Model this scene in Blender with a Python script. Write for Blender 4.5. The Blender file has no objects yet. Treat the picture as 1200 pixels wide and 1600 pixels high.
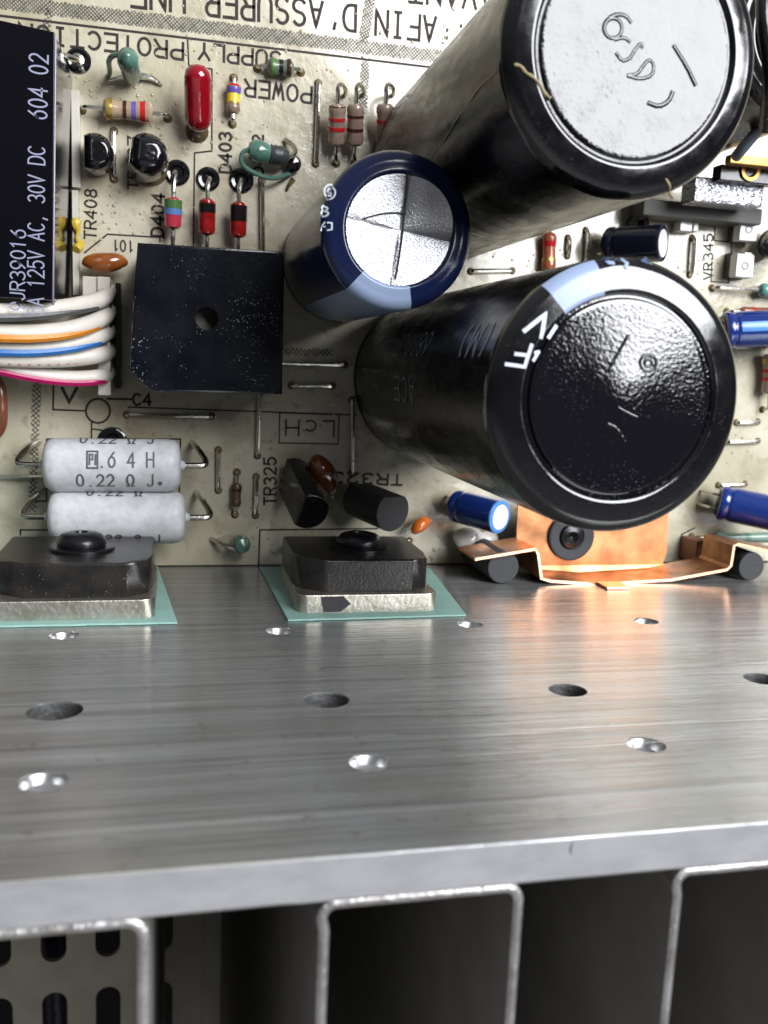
import bpy, bmesh, math, random
from mathutils import Vector, Matrix
from math import radians, sin, cos, pi, sqrt, atan2
random.seed(7)
S = bpy.context.scene
COL = S.collection

# ------------------------------------------------------------------ camera
D = 17.0                      # camera height above the board (1 unit = 1 cm)
F = 1422.5                    # focal length in 1200x1600 pixels
VZ = (275.0, 555.0); VX = (6800.0, 835.0)
zd = Vector((VZ[0]-600, VZ[1]-800, F)).normalized()
xd = Vector((VX[0]-600, VX[1]-800, F)); xd = (xd - zd*xd.dot(zd)).normalized()
yd = zd.cross(xd)
if yd.y < 0: yd = -yd
WX, WY, WZ = xd, -yd, -zd                     # world axes in camera space (x right, y down, z forward)
def ray(px, py):
    c = Vector((px-600, py-800, F)); return Vector((WX.dot(c), WY.dot(c), WZ.dot(c)))
def P(px, py, z=0.0):                         # where the line of sight meets height z
    d = ray(px, py); t = (z-D)/d.z; return Vector((d.x*t, d.y*t, z))
YW = -3.88                                    # face of the heatsink wall
def W(px, py, y=YW):
    d = ray(px, py); t = y/d.y; return Vector((d.x*t, y, D+d.z*t))
cam = bpy.data.cameras.new('camera'); co = bpy.data.objects.new('camera', cam); COL.objects.link(co)
right = Vector((WX.x, WY.x, WZ.x)); down = Vector((WX.y, WY.y, WZ.y)); fwd = Vector((WX.z, WY.z, WZ.z))
m = Matrix((right, -down, -fwd)).transposed().to_4x4(); m.translation = (0, 0, D); co.matrix_world = m
cam.sensor_fit = 'VERTICAL'; cam.sensor_height = 36; cam.lens = F/1600*36
cam.clip_start = 0.1; cam.clip_end = 500
cam.dof.use_dof = True; cam.dof.focus_distance = 13.6; cam.dof.aperture_fstop = 0.36
S.camera = co
# ------------------------------------------------------------------ light
w = bpy.data.worlds.new('World'); S.world = w; w.use_nodes = True
wn = w.node_tree.nodes; wl = w.node_tree.links
bg = wn['Background']
tc = wn.new('ShaderNodeTexCoord'); sx = wn.new('ShaderNodeSeparateXYZ'); rr = wn.new('ShaderNodeValToRGB')
wl.new(tc.outputs['Generated'], sx.inputs[0]); mr = wn.new('ShaderNodeMapRange'); mr.inputs[1].default_value = -1; wl.new(sx.outputs['Y'], mr.inputs[0]); wl.new(mr.outputs[0], rr.inputs[0]); wl.new(rr.outputs[0], bg.inputs[0])
rr.color_ramp.elements[0].position = 0.0; rr.color_ramp.elements[0].color = (0.58, 0.565, 0.535, 1)
for ps, vv in ((0.22, 0.45), (0.42, 0.09), (0.52, 0.05)):
    e_ = rr.color_ramp.elements.new(ps); e_.color = (vv, vv, vv*1.06, 1)
rr.color_ramp.elements[-1].position = 0.95; rr.color_ramp.elements[-1].color = (0.36, 0.37, 0.40, 1)
bg.inputs[1].default_value = 0.9
def window(name, pxy, dist, sx_, sy_, power, col, target):
    d = ray(*pxy); d.z = -d.z; d.normalize()
    l = bpy.data.lights.new(name, 'AREA'); l.shape = 'RECTANGLE'; l.size = sx_; l.size_y = sy_; l.energy = power; l.color = col
    o = bpy.data.objects.new(name, l); COL.objects.link(o)
    o.location = Vector(target) + d*dist
    o.rotation_euler = (-d).to_track_quat('-Z', 'Y').to_euler()
    return o
window('window_light', (1110, -150), 60, 42, 37, 84000, (0.95, 0.97, 1.0), (5, 1, 6))
S.view_settings.view_transform = 'Standard'; S.view_settings.look = 'None'
S.view_settings.exposure = 0.0; S.view_settings.gamma = 1
try: S.view_settings.use_curve_mapping = False
except Exception: pass
S.cycles.max_bounces = 8
S.cycles.caustics_reflective = False; S.cycles.caustics_refractive = False
S.cycles.sample_clamp_indirect = 6

# ------------------------------------------------------------------ materials
MATS = {}
def mat(name, col, rough=0.5, metal=0.0, var=0.0, varscale=3.0, col2=None, bump=0.0, bscale=20.0, stretch=(1,1,1),
        dust=0.0, dscale=30.0, dcol=(0.55, 0.55, 0.5), coat=0.0, rvar=0.0, trans=0.0, ior=1.5, aniso=0.0, spec=0.5, bump2=0.0, b2scale=3.0):
    if name in MATS: return MATS[name]
    m = bpy.data.materials.new(name); m.use_nodes = True; MATS[name] = m
    n = m.node_tree.nodes; l = m.node_tree.links; b = n['Principled BSDF']
    b.inputs['Base Color'].default_value = (*col, 1); b.inputs['Roughness'].default_value = rough
    b.inputs['Metallic'].default_value = metal; b.inputs['IOR'].default_value = ior
    b.inputs['Coat Weight'].default_value = coat; b.inputs['Coat Roughness'].default_value = 0.05
    b.inputs['Specular IOR Level'].default_value = spec
    b.inputs['Transmission Weight'].default_value = trans
    t = n.new('ShaderNodeTexCoord'); mp = n.new('ShaderNodeMapping'); l.new(t.outputs['Object'], mp.inputs[0])
    mp.inputs['Scale'].default_value = stretch
    src = None
    if var > 0:
        nz = n.new('ShaderNodeTexNoise'); nz.inputs['Scale'].default_value = varscale; nz.inputs['Detail'].default_value = 6
        l.new(mp.outputs[0], nz.inputs[0])
        rp = n.new('ShaderNodeMapRange'); rp.inputs[1].default_value = 0.35; rp.inputs[2].default_value = 0.65
        rp.inputs[3].default_value = 0; rp.inputs[4].default_value = var; l.new(nz.outputs[0], rp.inputs[0])
        mx = n.new('ShaderNodeMix'); mx.data_type = 'RGBA'
        mx.inputs[6].default_value = (*col, 1); mx.inputs[7].default_value = (*(col2 or tuple(c*0.5 for c in col)), 1)
        l.new(rp.outputs[0], mx.inputs[0]); src = mx.outputs[2]
    if dust > 0:
        v = n.new('ShaderNodeTexVoronoi'); v.inputs['Scale'].default_value = dscale; l.new(t.outputs['Object'], v.inputs[0])
        nz2 = n.new('ShaderNodeTexNoise'); nz2.inputs['Scale'].default_value = 1.3; nz2.inputs['Detail'].default_value = 4; l.new(t.outputs['Object'], nz2.inputs[0])
        r2 = n.new('ShaderNodeMapRange'); r2.inputs[1].default_value = 0.38; r2.inputs[2].default_value = 0.72
        r2.inputs[3].default_value = 0.02; r2.inputs[4].default_value = 0.30; l.new(nz2.outputs[0], r2.inputs[0])
        lt = n.new('ShaderNodeMath'); lt.operation = 'LESS_THAN'; l.new(v.outputs['Distance'], lt.inputs[0]); l.new(r2.outputs[0], lt.inputs[1])
        wn_ = n.new('ShaderNodeTexWhiteNoise'); l.new(v.outputs['Position'], wn_.inputs[0])
        mu = n.new('ShaderNodeMath'); mu.operation = 'MULTIPLY'; l.new(lt.outputs[0], mu.inputs[0]); l.new(wn_.outputs[0], mu.inputs[1])
        mu2 = n.new('ShaderNodeMath'); mu2.operation = 'MULTIPLY'; mu2.inputs[1].default_value = dust; l.new(mu.outputs[0], mu2.inputs[0])
        mx2 = n.new('ShaderNodeMix'); mx2.data_type = 'RGBA'; mx2.inputs[6].default_value = (*col, 1)
        if src: l.new(src, mx2.inputs[6])
        mx2.inputs[7].default_value = (*dcol, 1); l.new(mu2.outputs[0], mx2.inputs[0]); src = mx2.outputs[2]
    if src: l.new(src, b.inputs['Base Color'])
    if rvar > 0:
        nr = n.new('ShaderNodeTexNoise'); nr.inputs['Scale'].default_value = varscale*1.7; nr.inputs['Detail'].default_value = 5; l.new(mp.outputs[0], nr.inputs[0])
        r3 = n.new('ShaderNodeMapRange'); r3.inputs[1].default_value = 0.35; r3.inputs[2].default_value = 0.65
        r3.inputs[3].default_value = rough; r3.inputs[4].default_value = rough + rvar; l.new(nr.outputs[0], r3.inputs[0]); l.new(r3.outputs[0], b.inputs['Roughness'])
    last = None
    if bump > 0:
        nb = n.new('ShaderNodeTexNoise'); nb.inputs['Scale'].default_value = bscale; nb.inputs['Detail'].default_value = 3; l.new(mp.outputs[0], nb.inputs[0])
        bp = n.new('ShaderNodeBump'); bp.inputs['Distance'].default_value = bump; bp.inputs['Strength'].default_value = 1; l.new(nb.outputs[0], bp.inputs['Height'])
        last = bp
    if bump2 > 0:
        nb = n.new('ShaderNodeTexNoise'); nb.inputs['Scale'].default_value = b2scale; nb.inputs['Detail'].default_value = 2; l.new(t.outputs['Object'], nb.inputs[0])
        bp = n.new('ShaderNodeBump'); bp.inputs['Distance'].default_value = bump2; l.new(nb.outputs[0], bp.inputs['Height'])
        if last: l.new(last.outputs[0], bp.inputs['Normal'])
        last = bp
    if last: l.new(last.outputs[0], b.inputs['Normal'])
    return m

M_board = mat('board_cream_lacquer', (0.67, 0.62, 0.49), 0.12, var=0.75, varscale=0.55, col2=(0.43, 0.37, 0.25), bump=0.003, bscale=26, rvar=0.18, bump2=0.014, b2scale=3.5,
              dust=0.7, dscale=7, dcol=(0.30, 0.22, 0.10), coat=0.6)
def smudge(m):
    n = m.node_tree.nodes; l = m.node_tree.links; b = n['Principled BSDF']
    src = b.inputs['Base Color'].links[0].from_socket
    t = n.new('ShaderNodeTexCoord')
    for sc, lo, hi, amt, c in ((1.1, 0.50, 0.74, 0.7, (0.30, 0.235, 0.14)), (3.6, 0.56, 0.72, 0.6, (0.27, 0.21, 0.13)), (0.35, 0.42, 0.62, 0.45, (0.44, 0.42, 0.29)), (11, 0.63, 0.70, 0.55, (0.62, 0.57, 0.46))):
        z = n.new('ShaderNodeTexNoise'); z.inputs['Scale'].default_value = sc; z.inputs['Detail'].default_value = 7; z.inputs['Distortion'].default_value = 0.6; l.new(t.outputs['Object'], z.inputs[0])
        r_ = n.new('ShaderNodeMapRange'); r_.inputs[1].default_value = lo; r_.inputs[2].default_value = hi; r_.inputs[4].default_value = amt; l.new(z.outputs[0], r_.inputs[0])
        mx = n.new('ShaderNodeMix'); mx.data_type = 'RGBA'; l.new(r_.outputs[0], mx.inputs[0]); l.new(src, mx.inputs[6]); mx.inputs[7].default_value = (*c, 1); src = mx.outputs[2]
    l.new(src, b.inputs['Base Color'])
smudge(M_board)
M_ink = mat('silkscreen_ink', (0.02, 0.014, 0.014), 0.6, spec=0.25, var=0.4, varscale=12, col2=(0.08, 0.065, 0.05))
M_hatch = mat('hatching_ink', (0.05, 0.047, 0.037), 0.6, var=0.6, varscale=9, col2=(0.22, 0.20, 0.16))
M_black = mat('glossy_black_sleeve', (0.003, 0.003, 0.004), 0.09, spec=0.85, bump=0.0012, bscale=9, bump2=0.012, b2scale=1.6, rvar=0.08, dust=0.10, dscale=26, dcol=(0.3,0.3,0.32))
M_blackside = mat('black_shrink_sleeve', (0.004, 0.004, 0.005), 0.17, spec=0.35, bump=0.0025, bscale=6, stretch=(1,1,0.3), bump2=0.02, b2scale=1.3, rvar=0.14, dust=0.15, dscale=22, dcol=(0.25,0.25,0.25))
M_blacktop = mat('textured_black_film', (0.003, 0.003, 0.005), 0.05, spec=1.0, bump=0.0013, bscale=24, bump2=0.0015, b2scale=2.5, dust=0.30, dscale=30, dcol=(0.35,0.36,0.42))
M_blacktop_smooth = mat('smooth_black_film', (0.004, 0.004, 0.006), 0.05, spec=0.62, rvar=0.16, var=0.3, varscale=2.2, col2=(0.012,0.012,0.014), bump=0.0052, bscale=17, bump2=0.006, b2scale=2.4, dust=0.15, dscale=30, dcol=(0.35,0.36,0.42))
M_navy = mat('navy_sleeve', (0.008, 0.014, 0.055), 0.16, bump=0.001, bscale=30, dust=0.12, dscale=26, dcol=(0.3,0.34,0.45))
M_navyside = mat('dark_sleeve_side', (0.009, 0.010, 0.022), 0.10, bump=0.0015, bscale=5, dust=0.12, dscale=26, dcol=(0.3,0.34,0.45))
M_paleblue = mat('pale_blue_print', (0.30, 0.38, 0.56), 0.3, bump=0.001, bscale=30)
M_print = mat('lavender_print', (0.30, 0.31, 0.43), 0.35)
M_whiteprint = mat('white_print', (0.66, 0.69, 0.78), 0.35)
M_dimprint = mat('dim_print', (0.13, 0.14, 0.15), 0.3)
M_canalu = mat('etched_aluminium', (0.60, 0.60, 0.62), 0.36, 1.0, bump=0.009, bscale=38, var=0.35, varscale=16, col2=(0.38, 0.39, 0.42))
M_scored = mat('scored_line', (0.10, 0.10, 0.10), 0.4, 0.6)
M_wall = None
M_cut = mat('cut_aluminium_edge', (0.64, 0.645, 0.66), 0.34, 0.7, bump=0.003, bscale=14, bump2=0.004, b2scale=2.5, stretch=(0.6, 1.6, 1), var=0.5, varscale=4, col2=(0.45, 0.455, 0.475), dust=0.35, dscale=9, dcol=(0.35,0.34,0.33))
M_dimple = mat('drilled_aluminium', (0.60, 0.60, 0.60), 0.34, 1.0, bump=0.006, bscale=9)
M_finedge = mat('rough_cut_edge', (0.52, 0.51, 0.51), 0.42, 0.8, bump=0.02, bscale=16, var=0.9, varscale=3, col2=(0.30, 0.28, 0.27))
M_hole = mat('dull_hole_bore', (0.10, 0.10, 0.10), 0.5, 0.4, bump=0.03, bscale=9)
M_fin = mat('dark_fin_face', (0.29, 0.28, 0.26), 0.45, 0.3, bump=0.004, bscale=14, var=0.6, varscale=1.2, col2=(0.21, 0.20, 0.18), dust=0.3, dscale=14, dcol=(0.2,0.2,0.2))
M_panel = mat('dull_steel_panel', (0.42, 0.39, 0.31), 0.5, 0.2, bump=0.003, bscale=10, var=0.6, varscale=1.5, col2=(0.32, 0.29, 0.23))
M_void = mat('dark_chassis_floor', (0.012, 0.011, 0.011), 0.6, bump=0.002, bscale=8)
M_relay = mat('relay_black_plastic', (0.003, 0.003, 0.005), 0.09, spec=0.4, bump2=0.004, b2scale=1.2, dust=0.0, dscale=16, dcol=(0.3,0.3,0.35))
M_bridge = mat('dusty_black_epoxy', (0.002, 0.003, 0.006), 0.20, spec=0.3, bump=0.003, bscale=14, bump2=0.008, b2scale=2.0, var=0.35, varscale=1.6, col2=(0.02,0.021,0.026), dust=0.85, dscale=22, dcol=(0.30,0.32,0.38))
M_blkplastic = mat('black_epoxy', (0.010, 0.010, 0.011), 0.22, bump=0.003, bscale=10, bump2=0.01, b2scale=2.5, dust=0.4, dscale=15)
M_gloss = mat('wet_black_epoxy', (0.006, 0.006, 0.007), 0.08, coat=0.6, bump2=0.012, b2scale=4, dust=0.25, dscale=16)
M_mattblk = mat('matt_black_epoxy', (0.035, 0.035, 0.037), 0.55, bump=0.004, bscale=30, dust=0.35, dscale=22)
M_darktrans = mat('transistor_black', (0.007, 0.007, 0.008), 0.28, bump=0.004, bscale=24, var=0.7, varscale=3, col2=(0.032,0.026,0.021), dust=0.35, dscale=16)
M_rubber = mat('grey_black_rubber', (0.045, 0.047, 0.052), 0.75, bump=0.005, bscale=40, dust=0.4, dscale=30)
M_solder = mat('tinned_wire', (0.66, 0.64, 0.58), 0.22, 1.0, bump=0.004, bscale=20, var=0.5, varscale=6, col2=(0.40, 0.36, 0.28))
M_flux = mat('brown_flux', (0.10, 0.055, 0.02), 0.25, var=0.8, varscale=9, col2=(0.22, 0.17, 0.07), bump=0.006, bscale=14)
M_brass = mat('brass', (0.34, 0.20, 0.06), 0.42, 1.0, var=0.7, varscale=9, col2=(0.45, 0.25, 0.09), bump=0.004, bscale=14)
M_copper = mat('copper_sheet', (0.56, 0.25, 0.115), 0.32, 1.0, var=1.0, varscale=1.7, rvar=0.15, col2=(0.25, 0.115, 0.055), bump=0.004, bscale=16, bump2=0.05, b2scale=1.1, dust=0.5, dscale=9, dcol=(0.25,0.14,0.06))
M_cedge = mat('copper_edge', (0.88, 0.50, 0.32), 0.35, 1.0)
M_tab = mat('tinned_tab', (0.62, 0.59, 0.52), 0.42, 1.0, var=0.7, varscale=4, col2=(0.42, 0.38, 0.30), bump=0.008, bscale=11)
M_pad = mat('teal_silicone_pad', (0.36, 0.60, 0.53), 0.6, bump=0.004, bscale=18, var=0.5, varscale=3, col2=(0.27, 0.47, 0.41))
M_ceramic = mat('white_cement', (0.63, 0.64, 0.66), 0.42, bump=0.006, bscale=9, var=0.8, varscale=5, col2=(0.47, 0.475, 0.48), dust=0.5, dscale=13, dcol=(0.3,0.28,0.24))
M_dust = None
M_tan = mat('tan_lacquer', (0.42, 0.30, 0.20), 0.2, bump=0.003, bscale=10, coat=0.5, var=0.4, varscale=6)
M_pink = mat('pale_brown_lacquer', (0.33, 0.23, 0.18), 0.2, bump=0.003, bscale=10, coat=0.5, var=0.5, varscale=6)
M_brown = mat('brown_band', (0.05, 0.018, 0.010), 0.25); M_violet = mat('violet_band', (0.13, 0.09, 0.36), 0.25)
M_red = mat('red_band', (0.50, 0.012, 0.018), 0.22); M_yellow = mat('yellow_band', (0.75, 0.55, 0.03), 0.25)
M_gold = mat('gold_band', (0.55, 0.38, 0.10), 0.3, 0.7); M_greenb = mat('green_band', (0.08, 0.17, 0.05), 0.25)
M_blueb = mat('blue_band', (0.10, 0.22, 0.48), 0.25); M_blkband = mat('black_band', (0.01, 0.01, 0.01), 0.25)
M_redgloss = mat('red_epoxy_dip', (0.28, 0.004, 0.012), 0.10, coat=0.8, bump2=0.02, b2scale=2.5, var=0.3, varscale=4)
M_glass = mat('red_glass', (0.42, 0.015, 0.012), 0.08, coat=1, var=0.8, varscale=5, col2=(0.10, 0.005, 0.005))
M_blkglass = mat('black_glass_end', (0.012, 0.008, 0.008), 0.08, coat=1)
M_green = mat('green_lacquer', (0.10, 0.22, 0.17), 0.22, coat=0.5, bump=0.005, bscale=9, bump2=0.02, b2scale=4, var=0.6, varscale=4, col2=(0.05, 0.13, 0.10))
M_greydk = mat('dark_grey_winding', (0.045, 0.055, 0.055), 0.4, bump=0.004, bscale=16, stretch=(1,1,1))
M_grngrey = mat('grey_green_lacquer', (0.14, 0.17, 0.12), 0.2, coat=0.6, bump=0.004, bscale=8, var=0.6, varscale=5)
M_purp = mat('brown_violet_lacquer', (0.24, 0.17, 0.13), 0.25, coat=0.5)
M_orange = mat('orange_ceramic_dip', (0.36, 0.11, 0.02), 0.16, coat=0.6, var=0.7, varscale=3, col2=(0.16, 0.04, 0.01), bump2=0.02, b2scale=3)
M_orangeb = mat('bright_orange_dip', (0.75, 0.16, 0.02), 0.2, coat=0.5)
M_conn = mat('ivory_connector', (0.62, 0.58, 0.50), 0.35, bump=0.003, bscale=8, var=0.3, varscale=3)
M_wire = mat('white_insulation', (0.66, 0.62, 0.56), 0.38, bump=0.004, bscale=8, var=0.35, varscale=4, col2=(0.52, 0.46, 0.38), dust=0.3, dscale=12, dcol=(0.3,0.2,0.14))
def stripe(nm, c): return mat(nm, c, 0.4, bump=0.003, bscale=14, var=0.3, varscale=6)
M_sgrey = stripe('grey_stripe', (0.10, 0.10, 0.10)); M_sorange = stripe('orange_stripe', (0.75, 0.26, 0.02))
M_sblue = stripe('blue_stripe', (0.03, 0.17, 0.50)); M_smag = stripe('magenta_stripe', (0.42, 0.0, 0.10)); M_spink = stripe('faded_red_marks', (0.50, 0.17, 0.14))
M_yglue = mat('yellow_glue', (0.62, 0.44, 0.05), 0.3, bump=0.02, bscale=7)
M_wglue = mat('white_glue', (0.62, 0.60, 0.56), 0.25, bump=0.015, bscale=5, coat=0.4, var=0.5, varscale=4, col2=(0.4,0.36,0.30))
M_blue = mat('blue_cap_sleeve', (0.010, 0.030, 0.18), 0.14, bump=0.002, bscale=10, dust=0.15, dscale=16, coat=0.4)
M_ltblue = mat('light_blue_sleeve', (0.09, 0.26, 0.62), 0.2)
M_foam = mat('crinkled_dark_grey', (0.38, 0.38, 0.42), 0.22, 0.9, bump=0.05, bscale=12)
M_dgrey = mat('dark_grey_moulding', (0.06, 0.058, 0.05), 0.55, bump=0.003, bscale=8)
M_trim = mat('white_trimmer_plastic', (0.82, 0.82, 0.82), 0.2, bump=0.01, bscale=7, coat=0.3)
M_cbrown = mat('copper_brown_winding', (0.20, 0.065, 0.03), 0.3, coat=0.4, bump=0.004, bscale=8)
M_gluebr = mat('brown_resin', (0.10, 0.07, 0.035), 0.15, bump=0.01, bscale=9, coat=0.5)
M_screw = mat('black_oxide_screw', (0.035, 0.035, 0.04), 0.3, 0.8, bump=0.006, bscale=14)

def make_wall_mat():
    m = bpy.data.materials.new('brushed_aluminium'); m.use_nodes = True; n = m.node_tree.nodes; l = m.node_tree.links; b = n['Principled BSDF']
    b.inputs['Metallic'].default_value = 0.62
    t = n.new('ShaderNodeTexCoord')
    def noise(scale, st, det=4, rot=0.0):
        mp = n.new('ShaderNodeMapping'); mp.inputs['Scale'].default_value = st; mp.inputs['Rotation'].default_value = (0, rot, 0)
        l.new(t.outputs['Object'], mp.inputs[0]); z = n.new('ShaderNodeTexNoise'); z.inputs['Scale'].default_value = scale; z.inputs['Detail'].default_value = det
        l.new(mp.outputs[0], z.inputs[0]); return z.outputs[0]
    def rng(s, a, b_, c, d):
        r = n.new('ShaderNodeMapRange'); r.inputs[1].default_value = a; r.inputs[2].default_value = b_; r.inputs[3].default_value = c; r.inputs[4].default_value = d; l.new(s, r.inputs[0]); return r.outputs[0]
    lines = noise(1.0, (0.10, 1, 9), 6); fine = noise(1.0, (0.5, 1, 40), 3); blot = noise(0.9, (1, 1, 1), 5)
    tiny = noise(30, (1, 1, 1), 3)
    mx = n.new('ShaderNodeMix'); mx.data_type = 'RGBA'; mx.inputs[6].default_value = (0.43, 0.435, 0.435, 1); mx.inputs[7].default_value = (0.30, 0.30, 0.295, 1)
    l.new(rng(lines, 0.38, 0.68, 0, 1), mx.inputs[0])
    mx2 = n.new('ShaderNodeMix'); mx2.data_type = 'RGBA'; mx2.inputs[7].default_value = (0.31, 0.295, 0.24, 1); l.new(mx.outputs[2], mx2.inputs[6]); l.new(rng(blot, 0.45, 0.75, 0, 0.55), mx2.inputs[0])
    src = mx2.outputs[2]
    for st, lo, hi, amt, c in (((0.25, 1, 60), 0.50, 0.66, 0.45, (0.20, 0.20, 0.20)), ((0.3, 1, 75), 0.56, 0.66, 0.35, (0.62, 0.62, 0.63)), ((0.22, 1, 22), 0.64, 0.70, 0.55, (0.16, 0.16, 0.16)), ((0.12, 1, 14), 0.66, 0.71, 0.6, (0.68, 0.68, 0.70)), ((0.05, 1, 3.2), 0.52, 0.62, 0.45, (0.22, 0.22, 0.215)), ((0.06, 1, 5.1), 0.56, 0.64, 0.4, (0.56, 0.56, 0.56)), ((5, 1, 5), 0.64, 0.70, 0.5, (0.2, 0.19, 0.16)), ((0.5, 1, 1.4), 0.55, 0.75, 0.5, (0.27, 0.26, 0.235)), ((0.6, 1, 0.25), 0.5, 0.72, 0.45, (0.48, 0.485, 0.49))):
        m3 = n.new('ShaderNodeMix'); m3.data_type = 'RGBA'; l.new(rng(noise(1.0, st, 7), lo, hi, 0, amt), m3.inputs[0]); l.new(src, m3.inputs[6]); m3.inputs[7].default_value = (*c, 1); src = m3.outputs[2]
    l.new(src, b.inputs['Base Color'])
    l.new(rng(blot, 0.3, 0.7, 0.22, 0.15), b.inputs['Roughness'])
    b1 = n.new('ShaderNodeBump'); b1.inputs['Distance'].default_value = 0.006; l.new(fine, b1.inputs['Height'])
    b2 = n.new('ShaderNodeBump'); b2.inputs['Distance'].default_value = 0.008; l.new(lines, b2.inputs['Height']); l.new(b1.outputs[0], b2.inputs['Normal'])
    b3 = n.new('ShaderNodeBump'); b3.inputs['Distance'].default_value = 0.0025; l.new(tiny, b3.inputs['Height']); l.new(b2.outputs[0], b3.inputs['Normal'])
    l.new(b3.outputs[0], b.inputs['Normal'])
    return m
M_wall = make_wall_mat()

# ------------------------------------------------------------------ builders
GROUP = {}
def thing(name, label, cat, loc, group=None):
    o = bpy.data.objects.new(name, None); COL.objects.link(o); o.location = loc; o.empty_display_size = 0.2
    o['label'] = label; o['category'] = cat
    if group: o['group'] = group
    return o
def tag(o, label, cat, group=None):
    o['label'] = label; o['category'] = cat
    if group: o['group'] = group
    return o
def wloc(o):
    v = Vector(o.location)
    while o.parent: o = o.parent; v += Vector(o.location)
    return v
def mk(name, verts, faces, m, parent=None, smooth=True, label=None):
    me = bpy.data.meshes.new(name)
    if parent is not None: off = wloc(parent)
    else:
        # a lone mesh gets its origin at its base
        xs = [v[0] for v in verts]; ys = [v[1] for v in verts]; zs = [v[2] for v in verts]
        off = Vector(((min(xs)+max(xs))/2, (min(ys)+max(ys))/2, min(zs)))
    me.from_pydata([(v[0]-off.x, v[1]-off.y, v[2]-off.z) for v in verts], [], faces)
    bm = bmesh.new(); bm.from_mesh(me); bmesh.ops.recalc_face_normals(bm, faces=bm.faces)
    for f in bm.faces: f.smooth = smooth
    if smooth:
        for e in bm.edges:
            if len(e.link_faces) == 2 and e.calc_face_angle(0) > radians(38): e.smooth = False
    bm.to_mesh(me); bm.free()
    me.materials.append(m)
    o = bpy.data.objects.new(name, me); COL.objects.link(o)
    if smooth:
        wm = o.modifiers.new('weighted_normals', 'WEIGHTED_NORMAL'); wm.keep_sharp = True; wm.weight = 90
    if parent is not None: o.parent = parent
    else: o.location = off
    if label: o['label'] = label
    return o
def frame(A, B, ref=None):
    A = Vector(A); B = Vector(B); z = (B-A).normalized()
    ref = Vector(ref) if ref is not None else (Vector((0, 0, 1)) if abs(z.z) < 0.9 else Vector((0, 1, 0)))
    x = (ref - z*ref.dot(z)).normalized(); y = z.cross(x); return A, x, y, z
def lathe(prof, A, B, n=32, a0=0, a1=2*pi, ref=None, cap=True):
    """prof: (r, t) with t distance along A->B."""
    A, x, y, z = frame(A, B, ref); vs = []; fs = []
    full = abs(a1-a0-2*pi) < 1e-6; k = n if full else n+1
    for r, t in prof:
        for i in range(k):
            a = a0 + (a1-a0)*i/n; vs.append(A + z*t + x*(r*cos(a)) + y*(r*sin(a)))
    for j in range(len(prof)-1):
        for i in range(n):
            i2 = (i+1) % k
            fs.append((j*k+i, j*k+i2, (j+1)*k+i2, (j+1)*k+i))
    if full and cap:
        if prof[0][0] > 1e-4: fs.append(tuple(range(k))[::-1])
        if prof[-1][0] > 1e-4: fs.append(tuple((len(prof)-1)*k+i for i in range(k)))
    return vs, fs
def smoothpts(p, it=2):
    p = [Vector(q) for q in p]
    for _ in range(it):
        if len(p) < 3: break
        q = [p[0]]
        for i in range(len(p)-1):
            q.append(p[i]*0.75 + p[i+1]*0.25); q.append(p[i]*0.25 + p[i+1]*0.75)
        q.append(p[-1]); p = q
    return p
def tube(pts, r, n=8, it=2, ry=None):
    p = smoothpts(pts, it); vs = []; fs = []; prev = None
    for i, q in enumerate(p):
        t = ((p[min(i+1, len(p)-1)] - p[max(i-1, 0)])).normalized()
        if prev is None: _, x, y, _z = frame((0, 0, 0), t)
        else:
            x = (prev - t*prev.dot(t)).normalized(); y = t.cross(x)
        prev = x
        rr_ = r(i/(len(p)-1)) if callable(r) else r
        for k in range(n):
            a = 2*pi*k/n; vs.append(q + x*(rr_*cos(a)) + y*((ry or rr_)*sin(a)))
    for i in range(len(p)-1):
        for k in range(n): k2 = (k+1) % n; fs.append((i*n+k, i*n+k2, (i+1)*n+k2, (i+1)*n+k))
    fs.append(tuple(range(n))[::-1]); fs.append(tuple((len(p)-1)*n+k for k in range(n)))
    return vs, fs
def prism(poly, A, B, ref=None, bev=0.0, bev0=0.0):
    """poly: list of 2D points (x along ref, y), extruded A->B, ends inset by bev."""
    L = (Vector(B)-Vector(A)).length; A, x, y, z = frame(A, B, ref); n = len(poly); vs = []; fs = []
    cx = sum(p[0] for p in poly)/n; cy = sum(p[1] for p in poly)/n
    R = max(math.hypot(p[0]-cx, p[1]-cy) for p in poly)
    st = []
    if bev0 > 0: st += [(bev0, 0), (0, bev0)]
    else: st += [(0, 0)]
    if bev > 0: st += [(bev*(1-cos(a_)), L-bev+bev*sin(a_)) for a_ in [pi/2*i_/5 for i_ in range(6)]]
    else: st += [(0, L)]
    for ins, t in st:
        s = 1 - ins/R
        for px_, py_ in poly: vs.append(A + z*t + x*(cx+(px_-cx)*s) + y*(cy+(py_-cy)*s))
    for j in range(len(st)-1):
        for i in range(n): i2 = (i+1) % n; fs.append((j*n+i, j*n+i2, (j+1)*n+i2, (j+1)*n+i))
    fs.append(tuple(range(n))[::-1]); fs.append(tuple((len(st)-1)*n+i for i in range(n)))
    return vs, fs
def box(x0, x1, y0, y1, z0, z1, b=0.0):
    if b <= 0: b = 0.0005
    bm = bmesh.new(); bmesh.ops.create_cube(bm, size=1)
    for v in bm.verts: v.co = Vector(((x0+x1)/2 + v.co.x*(x1-x0), (y0+y1)/2 + v.co.y*(y1-y0), (z0+z1)/2 + v.co.z*(z1-z0)))
    if b > 0.001: bmesh.ops.bevel(bm, geom=bm.edges[:], offset=b, segments=2, affect='EDGES', profile=0.5)
    bm.verts.index_update(); vs = [v.co.copy() for v in bm.verts]; fs = [tuple(v.index for v in f.verts) for f in bm.faces]; bm.free()
    return vs, fs
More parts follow.
